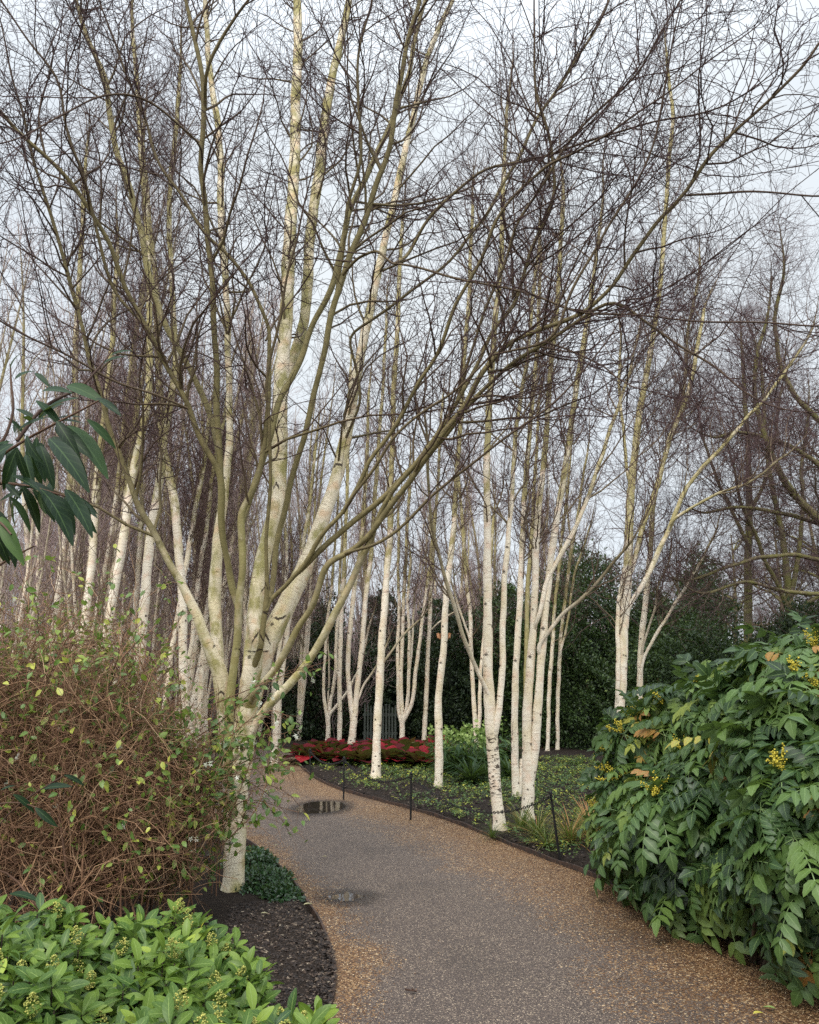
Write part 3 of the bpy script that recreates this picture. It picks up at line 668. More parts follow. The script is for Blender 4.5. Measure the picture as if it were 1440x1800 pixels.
tb("birch with an orange torn bark flap partway up its straight trunk", (771, 1386), [
 ([(771,1386,15),(772,1312,14),(771,1271,14),(771,1233,12),(774,1190,12),(779,1155,12),(782,1078,11),(789,1011,11),(795,955,10),(799,900,9),(806,800,8),(815,650,8),(826,500,7),(830,380,6)], 0.4, 1.5)], 25, twig_n=(50, 400, 1500))
tb("birch splitting into two leaning stems at the edge of the red bed", (615, 1333), [
 ([(615,1333,14),(618,1300,13),(621,1271,13),(625,1240,10),(629,1211,9),(637,1122,9),(645,1033,8),(651,989,8),(656,930,8),(662,830,7),(672,700,6),(680,560,5)], 0.3, 1.5),
 ([(619,1260,9),(615,1225,9),(612,1187,8),(613,1125,8),(620,1060,8),(627,1011,8),(632,978,7),(638,922,7),(645,820,6),(648,700,5)], -0.4, 1.4),
 ([(623,1245,4),(640,1205,4),(663,1170,3),(680,1130,3)], .2, .5)], 26, twig_n=(50, 380, 1400))
tb("thin upright birch between the two forked ones by the far path", (597, 1313), [
 ([(597,1313,9),(597,1233,8),(598,1122,8),(602,1055,7),(604,1011,7),(608,930,6),(612,800,6),(616,650,5)], 0.3, 1.5)], 27, twig_n=(30, 260, 1000))
tb("small birch fanning into four slender stems beyond the far path", (576, 1306), [
 ([(576,1306,9),(578,1271,8),(570,1237,6),(569,1187,5),(574,1104,5),(582,1042,5),(590,950,4),(596,850,4)], 0.3, 1.2),
 ([(578,1268,6),(583,1221,6),(589,1187,6),(592,1125,6),(596,1040,5),(602,950,5)], 0.2, 1.2),
 ([(579,1256,5),(590,1243,5),(608,1222,5),(634,1170,4),(650,1100,4)], -.3, 1.0),
 ([(577,1250,3),(578,1190,3),(577,1110,3),(580,1050,3)], .2, 1.0)], 28, twig_n=(30, 260, 1000))
tb("birch clump of several stems fanning out from the middle of the red bed", (707, 1312), [
 ([(707,1312,10),(707,1271,9),(706,1240,7),(705,1187,7),(708,1104,6),(711,1033,6),(715,950,6),(722,820,5)], 0.2, 1.3),
 ([(707,1275,6),(700,1250,6),(699,1187,6),(701,1083,6),(701,1021,5),(700,900,5)], 0.3, 1.3),
 ([(708,1272,6),(715,1242,6),(720,1187,6),(719,1125,5),(717,1062,5),(722,980,4)], -0.3, 1.3),
 ([(709,1268,7),(726,1233,7),(731,1187,7),(740,1104,6),(749,1050,5),(756,980,5),(768,880,4)], 0.2, 1.3),
 ([(720,1180,4),(725,1120,4),(729,1060,3)], .2, .8)], 29, twig_n=(45, 330, 1300))
tb("slim greenish birch at the right end of the red bed", (745, 1310), [
 ([(745,1310,9),(748,1250,8),(750,1208,8),(754,1125,7),(757,1042,7),(762,960,6),(770,850,5),(776,720,5)], 0.2, 1.3),
 ([(755,1110,3),(770,1095,3),(790,1080,3),(812,1070,2)], .2, .4)], 30, twig_n=(30, 260, 1000))
tb("twin stemmed birch behind the pale green hellebores", (841, 1318), [
 ([(840,1318,9),(834,1250,8),(830,1187,7),(828,1125,7),(828,1083,7),(820,1030,6),(815,950,6),(808,850,5)], 0.3, 1.3),
 ([(842,1290,7),(843,1233,7),(847,1167,6),(852,1090,6),(860,1010,5),(868,920,5)], 0.3, 1.3),
 ([(830,1140,4),(822,1110,4),(808,1070,4),(795,1030,3)], -.3, .8)], 31, twig_n=(30, 260, 1000))
tb("greenish lichened birch trunk standing behind the forked pale birch", (922, 1345), [
 ([(922,1345,8),(924,1250,8),(925,1183,8),(926,1100,8),(928,1033,8),(933,967,7),(940,850,6),(948,700,5)], 0.3, 1.3)], 32, twig_n=(30, 260, 1000), moss_z=(0.3, 1.5), moss_max=0.85)
tb("mottled birch in front of the dark holly, left of its lichened neighbour", (962, 1322), [
 ([(962,1322,7),(966,1230,7),(968,1167,7),(975,1083,6),(980,1017,6),(990,930,5),(1002,820,4)], 0.3, 1.3)], 33, twig_n=(30, 250, 900), moss_z=(0.5, 3.5))
tb("mottled birch in front of the dark holly, rightmost of the thin ones", (980, 1320), [
 ([(980,1320,7),(982,1183,7),(987,1117,6),(993,1050,6),(1003,983,6),(1016,900,5),(1032,800,4)], 0.3, 1.3),
 ([(985,1150,4),(1000,1080,4),(1012,1000,4),(1040,920,3)], .2, .8)], 34, twig_n=(30, 250, 900), moss_z=(0.5, 3.5))
tb("tall birch rising behind the mahonia with a pink bark patch high up", (1090, 1360), [
 ([(1090,1360,18),(1089,1280,18),(1092,1200,18),(1097,1100,17),(1104,1000,16),(1107,900,15),(1112,825,13),(1125,725,11),(1137,650,10),(1147,600,9),(1156,550,8),(1165,450,8),(1175,300,7),(1184,200,6),(1172,100,5)], 0.6, 1.2),
 ([(1105,1070,8),(1110,1055,8),(1137,1017,9),(1159,969,9),(1176,933,8),(1196,878,8),(1207,855,7),(1240,817,7),(1276,780,6),(1307,739,6),(1351,697,5),(1387,644,5),(1412,605,4)], -0.5, 1.2),
 ([(1183,915,5),(1190,909,5),(1218,892,5),(1262,867,5),(1307,853,4),(1345,830,4),(1373,805,4)], lambda t: G(1090, 1360)[1] - 0.2 - 0.6 * t, 1.0),
 ([(1108,850,6),(1101,817,6),(1093,739,5),(1089,669,5),(1091,600,4)], 0.2, 1.2, .2),
 ([(1108,1010,8),(1130,930,9),(1150,870,9),(1165,815,8),(1180,765,8),(1200,720,7),(1220,650,7),(1235,560,6)], 0.6, 1.4, .1),
 ([(1085,1230,8),(1086,1130,8),(1088,1070,7),(1096,1000,6)], 0.1, 0, -.05)], 35, twig_n=(170, 1300, 5200), lengths=(2.4, 1.1, .5))
tb("narrower birch just right of the tall one behind the mahonia", (1122, 1345), [
 ([(1122,1345,11),(1124,1250,11),(1128,1110,10),(1137,1044,10),(1143,975,9),(1147,900,9),(1152,864,9),(1164,817,8),(1179,767,7),(1197,733,7),(1205,660,6),(1208,590,5),(1230,480,5)], 0.4, 1.4),
 ([(1122,1205,5),(1133,1150,5),(1150,1120,6),(1180,1075,5),(1210,1025,5),(1245,960,4),(1256,940,4)], -0.6, 0.6),
 ([(1127,1150,4),(1135,1115,4),(1152,1068,4),(1160,1025,3),(1178,985,3)], -0.3, 0.6)], 36, twig_n=(120, 900, 3600), lengths=(2.2, 1.05, .45))
GL = "birches behind the thicket on the left"
def lb(label, Y, stems, seed, **kw): return traced_birch(label, Y, stems, seed, group=GL, moss_z=kw.pop('moss_z', (3.0, 5.2)), **kw)
lb("pale birch nearly touching the hanging evergreen leaves on the left", 13.0, [
 ([(150,1100,14),(155,1040,13),(164,967,14),(166,900,13),(171,844,12),(178,778,11),(186,711,10),(194,640,9),(200,560,8),(206,450,7)], .4, 1.6)], 41)
lb("white birch with a dark spur scar, left of the hero tree's low limb", 12.0, [
 ([(190,1110,16),(198,1055,15),(213,967,15),(222,911,15),(230,855,15),(242,800,14),(253,744,13),(260,700,12),(264,620,11),(262,500,10),(258,400,10),(250,300,9),(243,180,8),(234,60,7)], .4, 1.6)], 42)
lb("broad white birch leaning right behind the low mossy limb", 12.5, [
 ([(248,1120,18),(254,1060,17),(262,967,16),(271,900,16),(280,844,14),(287,790,13),(295,733,12),(304,690,12),(309,610,10),(302,500,9),(297,400,9),(300,300,8),(312,215,8),(316,120,6)], .5, 1.6)], 43)
lb("birch with an olive crook in its trunk, behind the low mossy limb", 13.5, [
 ([(322,1130,15),(320,1040,15),(315,967,15),(309,900,15),(302,855,15),(291,811,15),(284,778,14),(282,722,13),(279,640,12),(274,500,10),(262,380,9),(250,260,8)], .3, 1.6)], 44)
lb("olive and white birch behind the drooping leaf tips", 14.5, [
 ([(98,1100,14),(107,1022,14),(115,944,13),(124,855,13),(131,789,12),(132,722,11),(133,600,10),(142,450,8),(150,300,7)], .3, 1.6)], 45)
lb("leaning slim birch in the clump nearest the large birch", 14.0, [
 ([(290,1230,9),(300,1150,9),(315,1080,9),(325,1000,9),(340,920,8),(355,830,8),(368,740,7)], .3, 1.4)], 46, twig_n=(40, 400, 1600))
lb("slim birch leaning right, second in the clump nearest the large birch", 15.0, [
 ([(325,1210,8),(334,1140,8),(346,1060,8),(354,980,8),(366,900,7),(380,800,7),(400,700,6)], .3, 1.4)], 47, twig_n=(40, 400, 1600))
lb("pale slim birch seen between the large birch's stem and its left limb", 16.0, [
 ([(232,1130,9),(240,1050,9),(246,960,9),(250,880,8),(246,790,7),(240,700,7),(236,600,6)], .3, 1.4)], 48, twig_n=(40, 400, 1600))
lb("slim leaning birch directly behind the large birch's left stem", 15.5, [
 ([(352,1220,8),(358,1130,8),(368,1040,8),(376,950,7),(390,860,7)], .3, 1.4)], 49, twig_n=(40, 400, 1600))
lb("double white birch just right of the large birch's bole", 17.0, [
 ([(485,1290,11),(490,1220,10),(500,1150,9),(508,1090,9),(520,1030,8),(533,960,7),(545,880,6),(556,780,5)], .3, 1.4),
 ([(486,1270,8),(482,1220,8),(488,1160,7),(498,1080,6),(505,1000,6),(500,900,5)], .3, 1.4)], 50, twig_n=(40, 500, 2000))

# ------------------------------------------------------------------ grove prototypes, copied
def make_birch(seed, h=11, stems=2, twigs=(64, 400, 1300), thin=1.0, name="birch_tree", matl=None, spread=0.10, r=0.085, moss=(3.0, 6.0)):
    rng = np.random.default_rng(seed); matl = matl or BARK_FAR
    root = link(name, None)
    lines = []
    for k in range(stems):
        a = rng.uniform(0, 6.28); lean = spread * (0.4 + rng.uniform(0, 1)) * (1 if stems > 1 else 0.35)
        hh = h * rng.uniform(0.82, 1.0) if k else h
        z = np.linspace(0, hh, 26); b0 = 0.0 if k == 0 else rng.uniform(0.2, 0.7)
        off = lean * z * (1 + 0.03 * z)
        x = np.cos(a) * off + 0.06 * np.sin(z * 0.9 + a * 3); y = np.sin(a) * off + 0.06 * np.cos(z * 1.1 + a)
        x -= x[0]; y -= y[0]
        rr = r * (1 if k == 0 else 0.8) * (1 - z / hh) ** 0.75 + 0.004
        rr[0] *= 1.25
        lines.append(np.c_[x, y, z - 0.05, rr])
        K = 60; rs = resample(lines[-1], K); mb = MB()
        tubes(mb, rs[None, :, :3], rs[None, :, 3], 9, moss=(np.clip((rs[:, 2] - moss[0]) / (moss[1] - moss[0]), 0, 1) * .8)[None], lump=0.05, rng=rng)
        mb.build("trunk" if k == 0 else "limb", matl, root)
    PT = np.stack([resample(l, 40)[:, :3] for l in lines]); RD = np.stack([resample(l, 40)[:, 3] for l in lines])
    crown = MB(); n1, n2, n3 = twigs
    A_, Ar = spawn(rng, PT, RD, n1, K=9, t=(0.2, 0.97), ang=(16, 38), length=(0.9, 2.6), up=0.16, wob=0.10, r0=0.017, r1=0.003, taper_len=0.5)
    tubes(crown, A_, Ar, 5, moss=0.6)
    B_, Br = spawn(rng, A_, Ar, n2, K=6, t=(0.1, 0.99), ang=(20, 50), length=(0.3, 1.1), up=0.08, wob=0.20, r0=0.0060 * thin, r1=0.0026 * thin, taper_len=0.4)
    tubes(crown, B_, Br, 4)
    C_, Cr = spawn(rng, np.concatenate([B_, resample3(A_, 6)]), np.concatenate([Br, resample2(Ar, 6)]), n3, K=4, t=(0.1, 1.0), ang=(20, 55), length=(0.15, 0.65), up=0.04, wob=0.28, r0=0.0036 * thin, r1=0.0020 * thin, taper_len=0.3)
    tubes(crown, C_, Cr, 3)
    crown.build("crown", matl, root)
    return root
def copy_tree(o, parent=None):
    c = o.copy(); COL.objects.link(c)
    if parent is not None: c.parent = parent
    for ch in o.children: copy_tree(ch, c)
    return c
def scatter_protos(protos, spots, group, cat, used=None):
    used = used if used is not None else set()
    for (x, y, s, rz, k, label) in spots:
        p_ = protos[k % len(protos)]
        if id(p_) in used: o = copy_tree(p_)
        else: o = p_; used.add(id(p_))
        o.location = (x, y, float(0)); o.scale = (s, s, s); o.rotation_euler = (0, 0, rz)
        o["label"] = label; o["category"] = cat; o["group"] = group
rng = np.random.default_rng(5)
bp = [make_birch(100 + k, h=h, stems=st, spread=sp, r=r_) for k, (h, st, sp, r_) in enumerate([(11.5, 2, .10, .085), (12, 3, .11, .075), (10.5, 1, .06, .08), (11, 2, .13, .08), (12, 1, .08, .09), (10.5, 3, .09, .07)])]
def grove_label(u, Y, k):
    st = ("two stemmed", "three stemmed", "single stemmed", "wide forked", "straight single stemmed", "three stemmed low")[k % 6]
    z = ["beyond the left edge of the thicket", "behind the hanging evergreen leaves", "just right of the hanging evergreen leaves", "behind the middle of the thicket", "left of the large birch's low limb", "behind the large birch's left limb",
         "behind the large birch's bole", "just right of the large birch's bole", "between the large birch and the red bed"][int(min(8, max(0, (u + 120) // 75)))]
    return f"{st} birch, {'front' if Y < 20.5 else 'middle' if Y < 27 else 'far'} row, {z}"
spots = []
for k in range(40):
    # left grove: dense rows from 15 to 36 m
    Y = 14.5 + 21 * (k / 40) + rng.uniform(-.6, .6); u = rng.uniform(-120, 560) if k % 2 else rng.uniform(-60, 430)
    if Y < 21 and u > 440: u -= 200
    p_ = P(u, 1180, Y)
    if inside(np.array([p_[0]]), np.array([Y]))[0]: Y += 2.5; p_ = P(u, 1180, Y)
    spots.append((p_[0], Y, rng.uniform(.85, 1.08), rng.uniform(0, 6.28), k, grove_label(u, Y, k)))
used = set()
scatter_protos(bp, spots, "birches in the far grove on the left", "birch tree", used)
def hz(u):
    return ["left of the leaning middle birch", "behind the leaning middle birch", "behind the fanning clump", "behind the birch with the orange flap", "behind the twin stemmed birch", "behind the flaked birch", "behind the forked pale birch", "above the tall holly",
            "left of the tall right hand birches", "right of the tall right hand birches"][int(min(9, max(0, (u - 500) // 62)))]
spots = []
for k in range(16):
    Y = 25.5 + 13 * rng.uniform(0, 1); u = 520 + 34 * k + rng.uniform(-15, 15)
    p_ = P(u, 1180, Y)
    spots.append((p_[0], Y, rng.uniform(.8, 1.0), rng.uniform(0, 6.28), k * 5 + 1, f"bare birch crown rising beyond the evergreens, {hz(u)}, {chr(110) + chr(101) + chr(97) + chr(114) if Y < 32 else chr(102) + chr(97) + chr(114)} row"))
scatter_protos(bp, spots, "birches beyond the evergreen hedge", "birch tree", used)

bs = [make_birch(150 + k, h=h, stems=st, spread=sp, r=r_, twigs=(26, 170, 500)) for k, (h, st, sp, r_) in enumerate([(9, 2, .09, .040), (8.5, 1, .06, .045), (9.5, 3, .12, .036)])]
spots = []
for k in range(26):
    Y = rng.uniform(13.5, 24); u = -40 + 600 * (k + rng.uniform(0, .8)) / 26
    p_ = P(u, 1180, Y)
    if inside(np.array([p_[0]]), np.array([Y]))[0] or (Y < 20 and u > 470): Y = 25.5; p_ = P(u, 1180, Y)
    spots.append((p_[0], Y, rng.uniform(.85, 1.1), rng.uniform(0, 6.28), k, "slim " + grove_label(u, Y, (1, 2, 5)[k % 3] - 1 if False else (0, 2, 1)[k % 3]).replace(" birch", " young birch")))
scatter_protos(bs, spots, "young birches in the grove on the left", "birch tree")

# broad bare trees on the right, behind the holly
def make_broad(seed, h=12, n_l=9, twigs=(70, 900, 6000, 12000)):
    rng = np.random.default_rng(seed); root = link("bare_tree", None)
    z = np.linspace(0, h * .8, 24); tr = np.c_[0.15 * np.sin(z * .5), 0.12 * np.cos(z * .6) - 0.12, z - .05, 0.17 * (1 - z / (h * .83)) ** .7 + .01]
    rs = resample(tr, 60); mb = MB(); tubes(mb, rs[None, :, :3], rs[None, :, 3], 10, moss=0.5, lump=.08, rng=rng); mb.build("trunk", OLD_BARK, root)
    PT, RD = resample(tr, 40)[None, :, :3], resample(tr, 40)[None, :, 3]
    L_, Lr = spawn(rng, PT, RD, n_l * 2, K=12, t=(0.18, .95), ang=(45, 80), length=(3.0, 5.5), up=0.05, wob=0.16, r0=0.075, r1=0.010, taper_len=.45, rmax=.75)
    mb = MB(); tubes(mb, L_, Lr, 7, moss=0.75, lump=.06, rng=rng); mb.build("limbs" if False else "branchwork", OLD_BARK, root)
    crown = MB()
    A_, Ar = spawn(rng, L_, Lr, twigs[0] * 3, K=8, t=(0.15, .98), ang=(30, 65), length=(1.0, 2.6), up=0.06, wob=0.2, r0=0.018, r1=0.005, taper_len=.4); tubes(crown, A_, Ar, 5, moss=.4)
    B_, Br = spawn(rng, A_, Ar, twigs[1] * 2, K=6, t=(0.1, 1), ang=(25, 65), length=(.4, 1.2), up=0.08, wob=0.22, r0=0.008, r1=0.0034, taper_len=.4); tubes(crown, B_, Br, 4)
    C_, Cr = spawn(rng, B_, Br, twigs[2], K=4, t=(0.1, 1), ang=(25, 60), length=(.2, .65), up=0.08, wob=0.25, r0=0.0045, r1=0.0028, taper_len=.3); tubes(crown, C_, Cr, 3)
    crown.build("crown", OLD_BARK, root); return root
bt = [make_broad(201), make_broad(202, 13), make_broad(203, 11)]
lab = ["farther bare tree at the right edge behind the arching mossy one", "farther bare tree right behind the straight olive trunk", "broad bare tree with reddish twigs at the far right",
       "distant bare tree rising above the holly on the right", "distant bare tree in the gap right of the tall birches", "distant bare tree behind the right end of the hedge", "bare tree far beyond the grove on the left",
       "bare tree far behind the middle of the hedge", "bare tree far behind the large birch", "bare tree at the far left beyond the grove", "bare tree far off between hedge and holly"]
sp_ = []
for k, (u, Y, s) in enumerate([(1450, 29, .85), (1300, 34, .75), (1600, 19.5, .95), (1235, 38, .8), (1380, 40, .9), (1150, 42, .7), (250, 44, 1.0), (800, 46, .8), (480, 47, .9), (60, 42, 1.0), (980, 48, .8)]):
    p_ = P(u, 1180, Y); sp_.append((p_[0], Y, s, k * 1.9 + .6, k, lab[k]))
scatter_protos(bt, sp_, "bare trees in the background", "bare tree")

KB = dict(group="bare trees in the background", matl=OLD_BARK, cat="bare tree", name="bare_tree", moss_z=(-2, -1), moss_max=.55, thick=1.1)
traced_birch("dark mossy bare tree whose boughs arch in from the right edge", 17.0, [
 ([(1530,1200,24),(1525,1080,22),(1500,990,18),(1470,945,15),(1440,914,13),(1412,886,12),(1382,850,11),(1360,811,10),(1345,772,9),(1332,725,8),(1326,680,7),(1330,620,6),(1350,560,5)], -.6, 1.5),
 ([(1520,900,12),(1480,870,9),(1440,815,8),(1400,790,7),(1380,780,7),(1330,765,6),(1290,758,5),(1262,770,4)], -.5, 1.2),
 ([(1500,1000,8),(1470,990,8),(1400,975,7),(1330,980,6),(1270,1000,5),(1225,1018,4)], -.4, .8),
 ([(1450,925,7),(1400,908,7),(1340,895,6),(1290,890,5),(1240,903,4)], .4, .9),
 ([(1500,800,12),(1440,740,9),(1400,700,8),(1370,640,7),(1360,560,6),(1380,480,5)], -.5, 1.5),
 ([(1520,1040,8),(1440,1045,7),(1380,1040,6),(1310,1020,5),(1240,1045,4)], -.8, .8)], 221, twig_n=(190, 1500, 6500), lengths=(2.0, 1.0, .45), up=.05, **KB)
traced_birch("forked dark bare tree between the arching boughs and the straight one", 19.0, [
 ([(1393,1180,13),(1390,1100,12),(1388,1045,12),(1378,960,9),(1368,900,8),(1350,820,7),(1345,740,6),(1338,640,5)], .5, 1.6),
 ([(1389,1055,8),(1398,1010,8),(1408,950,7),(1412,890,6),(1408,830,6),(1420,740,5)], .5, 1.6),
 ([(1389,1085,8),(1370,1030,7),(1345,990,6),(1330,940,6),(1300,880,5),(1290,820,4)], -.5, 1.4),
 ([(1390,1090,7),(1420,1060,7),(1450,1040,6),(1470,980,5)], -.4, 1.4)], 222, twig_n=(150, 1200, 5200), lengths=(1.9, 1.0, .45), up=.06, **KB)
traced_birch("straight olive trunked bare tree standing above the low holly", 21.0, [
 ([(1316,1180,14),(1315,1072,13),(1315,1000,12),(1317,919,11),(1318,840,9),(1312,740,7),(1306,640,6)], .4, 1.8),
 ([(1316,960,6),(1290,900,6),(1262,850,5),(1240,780,4)], -.5, 1.4), ([(1317,900,6),(1345,850,6),(1360,780,5),(1372,700,4)], .4, 1.4)], 223, twig_n=(140, 1100, 4600), lengths=(1.9, 1.0, .45), up=.06, **KB)

# low bare scrub between and beyond the grove trunks
def make_scrub(seed):
    rng = np.random.default_rng(seed); root = link("bare_shrub", None); n = 60
    a = rng.uniform(0, 6.28, n); K = 8; P0 = np.c_[rng.normal(0, .5, n), rng.normal(0, .5, n), np.zeros(n)]
    d = nrm(np.c_[np.cos(a) * .35, np.sin(a) * .35, np.ones(n)]); L = rng.uniform(1.8, 3.4, n); pts = np.zeros((n, K, 3)); pts[:, 0] = P0
    for k in range(1, K): d = nrm(d + rng.normal(size=(n, 3)) * .1); pts[:, k] = pts[:, k - 1] + d * (L / (K - 1))[:, None]
    rd = np.linspace(.018, .006, K)[None] * np.ones((n, 1))
    mb = MB(); tubes(mb, pts, rd, 5); mb.build("stem", SCRUB, root)
    cr = MB(); B_, Br = spawn(rng, pts, rd, 480, K=6, t=(.1, 1), ang=(20, 50), length=(.4, 1.3), up=.1, wob=.18, r0=.008, r1=.004); tubes(cr, B_, Br, 4)
    C_, Cr = spawn(rng, B_, Br, 1900, K=4, t=(.1, 1), ang=(20, 55), length=(.2, .7), up=.1, wob=.2, r0=.0055, r1=.0035); tubes(cr, C_, Cr, 3)
    cr.build("crown", SCRUB, root); return root
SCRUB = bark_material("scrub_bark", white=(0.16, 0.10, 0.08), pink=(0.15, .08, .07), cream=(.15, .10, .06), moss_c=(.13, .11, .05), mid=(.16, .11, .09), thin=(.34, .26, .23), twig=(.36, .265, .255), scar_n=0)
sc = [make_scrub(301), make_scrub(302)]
def shrub_label(u, Y):
    z = ["at the far left", "below the hanging evergreen leaves", "left of the low mossy limb", "behind the low mossy limb", "left of the large birch's bole", "right of the large birch's bole", "by the fanning small birch", "behind the red bed", "behind the hellebores",
         "behind the forked pale birch", "behind the holly", "behind the right hand birches"][int(min(11, max(0, (u + 60) // 95)))]
    return f"bare purplish brown shrub {z}, {'nearer' if Y < 30 else 'middle' if Y < 36 else 'farthest'} one between the trunks"
sp_ = []
for k in range(26):
    Y = rng.uniform(24, 42); u = -60 + 26 * k + rng.uniform(-12, 12)
    p_ = P(u, 1180, Y); sp_.append((p_[0], Y, rng.uniform(.9, 1.35) * (1 + (Y - 24) / 60), rng.uniform(0, 6.28), k, shrub_label(u, Y)))
for k in range(10):
    Y = rng.uniform(27, 36); u = 560 + 60 * k; p_ = P(u, 1180, Y)
    sp_.append((p_[0], Y, rng.uniform(1.5, 1.9), rng.uniform(0, 6.28), k, shrub_label(u, Y)))
scatter_protos(sc, sp_, "bare shrubs beyond the birches", "shrub")

# ------------------------------------------------------------------ evergreen hedge and holly
HOLLY = leaf_material("holly_leaf", [(0.0, (0.014, 0.026, 0.009)), (0.5, (0.034, 0.062, 0.018)), (0.85, (0.075, 0.12, 0.030)), (1.0, (0.15, 0.20, 0.05))], rough=0.45, spec=.3, trans=0.08)
YEW = leaf_material("yew_leaf", [(0.0, (0.008, 0.015, 0.006)), (0.6, (0.020, 0.036, 0.012)), (1.0, (0.060, 0.085, 0.028))], rough=0.5, spec=.3, trans=0.05)
TM_SMALL = leaf_template(w=0.55, segs=2, fold=0.2, curl=0.2)
def evergreen(name, label, cat, u0, u1, vtop, Y, dy, n, leaf, matl, seed, group=None, lumps=7):
    """a shrub whose outline spans u0..u1 and reaches vtop, at distance Y"""
    rng = np.random.default_rng(seed)
    xl, xr = P(u0, 1180, Y)[0], P(u1, 1180, Y)[0]; cx = (xl + xr) / 2; rx = (xr - xl) / 2; H = P((u0 + u1) / 2, vtop, Y)[2]
    root = thing(name, label, cat, loc=(cx, Y, 0), group=group)
    D = nrm(rng.normal(size=(n, 3))); D[:, 2] = np.abs(D[:, 2]) * 1.0
    # many small hummocks on a dome
    ph = nrm(rng.normal(size=(46, 3))); ph[:, 2] = np.abs(ph[:, 2]); amp = rng.uniform(.5, 1, 46)
    near = (D @ ph.T); lump = (np.exp((near - 1) * 26) * amp).sum(1); big = np.exp((near[:, :9] - 1) * 7).max(1); lump = lump * .55 + big * .75 - .25
    r = (0.68 + 0.36 * np.clip(lump, 0, 1.1)) * (1 - 0.34 * rng.uniform(0, 1, n) ** 2.2)
    q = 2.15  # slightly boxy dome
    e = (np.abs(D[:, 0]) ** q + np.abs(D[:, 1]) ** q + np.abs(D[:, 2]) ** q) ** (-1 / q)
    spr = rng.uniform(0, 1, n); r = r * np.where(spr > .94, rng.uniform(1.0, 1.10, n), 1.0)
    pos = D * e[:, None] * r[:, None] * np.array([rx, dy, H]); 
    pos += rng.normal(0, .11, (n, 3)) * np.array([1, 1, 1.1]); sx_, sz_ = pos[:, 0], pos[:, 2]
    pos += D * (.16 * np.sin(sx_ * 3.7 + seed) * np.cos(sz_ * 4.3 + seed) + .10 * np.sin(sx_ * 9.1 + sz_ * 7.7))[:, None]
    pos[:, 2] = np.maximum(pos[:, 2], rng.uniform(0, .3, n))
    X = nrm(D + rng.normal(size=(n, 3)) * .8 + np.array([0, 0, .1])); Z = nrm(D * .8 + np.array([0, 0, .7]) + rng.normal(size=(n, 3)) * .6)
    mb = MB(); place(mb, TM_SMALL, pos, X, Z, leaf * rng.uniform(.6, 1.3, n), np.clip(rng.normal(.42, .22, n), 0, 1))
    # solid core in the darkest leaf tone, added so the interior looks shaded
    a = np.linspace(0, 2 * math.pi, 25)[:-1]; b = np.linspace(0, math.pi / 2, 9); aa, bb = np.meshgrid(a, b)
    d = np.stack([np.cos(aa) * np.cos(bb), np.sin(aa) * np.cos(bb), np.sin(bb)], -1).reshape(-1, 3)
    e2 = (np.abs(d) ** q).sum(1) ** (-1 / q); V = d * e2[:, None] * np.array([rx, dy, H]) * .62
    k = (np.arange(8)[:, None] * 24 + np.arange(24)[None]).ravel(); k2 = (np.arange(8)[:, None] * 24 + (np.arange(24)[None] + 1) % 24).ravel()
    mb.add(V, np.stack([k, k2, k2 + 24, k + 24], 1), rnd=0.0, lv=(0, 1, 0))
    mb.build("foliage", matl, root)
    st = MB(); m = 7; pts = np.zeros((m, 6, 3)); aa = rng.uniform(0, 6.28, m)
    for j in range(6): pts[:, j] = np.c_[np.cos(aa) * (.15 + .06 * j) * rx, np.sin(aa) * (.15 + .06 * j) * dy, np.full(m, j / 5 * H * .6)]
    tubes(st, pts, np.linspace(.07, .03, 6)[None] * np.ones((m, 1)), 6); st.build("stem", OLD_BARK, root)
    return root
HG = "dark evergreen shrubs behind the birches"
evergreen("yew_shrub", "dark yew at the left end of the evergreen screen, beyond the far path", "evergreen shrub", 500, 640, 1075, 25.5, 2.0, 26000, .10, YEW, 1, HG)
evergreen("yew_shrub", "dark yew behind the red bed, second from the left of the screen", "evergreen shrub", 610, 740, 1062, 26.2, 2.0, 26000, .10, YEW, 2, HG)
evergreen("yew_shrub", "near black yew in the middle of the evergreen screen", "evergreen shrub", 715, 860, 1070, 25.6, 2.0, 26000, .10, YEW, 3, HG)
evergreen("yew_shrub", "dark yew behind the twin stemmed birch", "evergreen shrub", 820, 945, 1040, 25.8, 2.2, 26000, .10, HOLLY, 4, HG)
evergreen("holly_bush", "tall rounded holly right of the pale birches", "holly", 900, 1150, 1000, 24.0, 2.6, 52000, .10, HOLLY, 5, HG)
evergreen("holly_bush", "lower green holly in front of the tall one", "holly", 925, 1110, 1105, 21.8, 1.8, 34000, .085, HOLLY, 6, HG)
evergreen("holly_bush", "darker holly behind the two tall birches on the right", "holly", 1085, 1300, 985, 24.5, 2.4, 46000, .10, HOLLY, 7, HG)
evergreen("holly_bush", "low dark holly beside the right hand birches above the mahonia", "holly", 1060, 1330, 1110, 20.5, 1.8, 36000, .085, HOLLY, 8, HG)
evergreen("yew_shrub", "dark conifer like shrub peeping over the mahonia at the right edge", "evergreen shrub", 1290, 1480, 1085, 18.5, 1.8, 26000, .08, YEW, 9, HG)

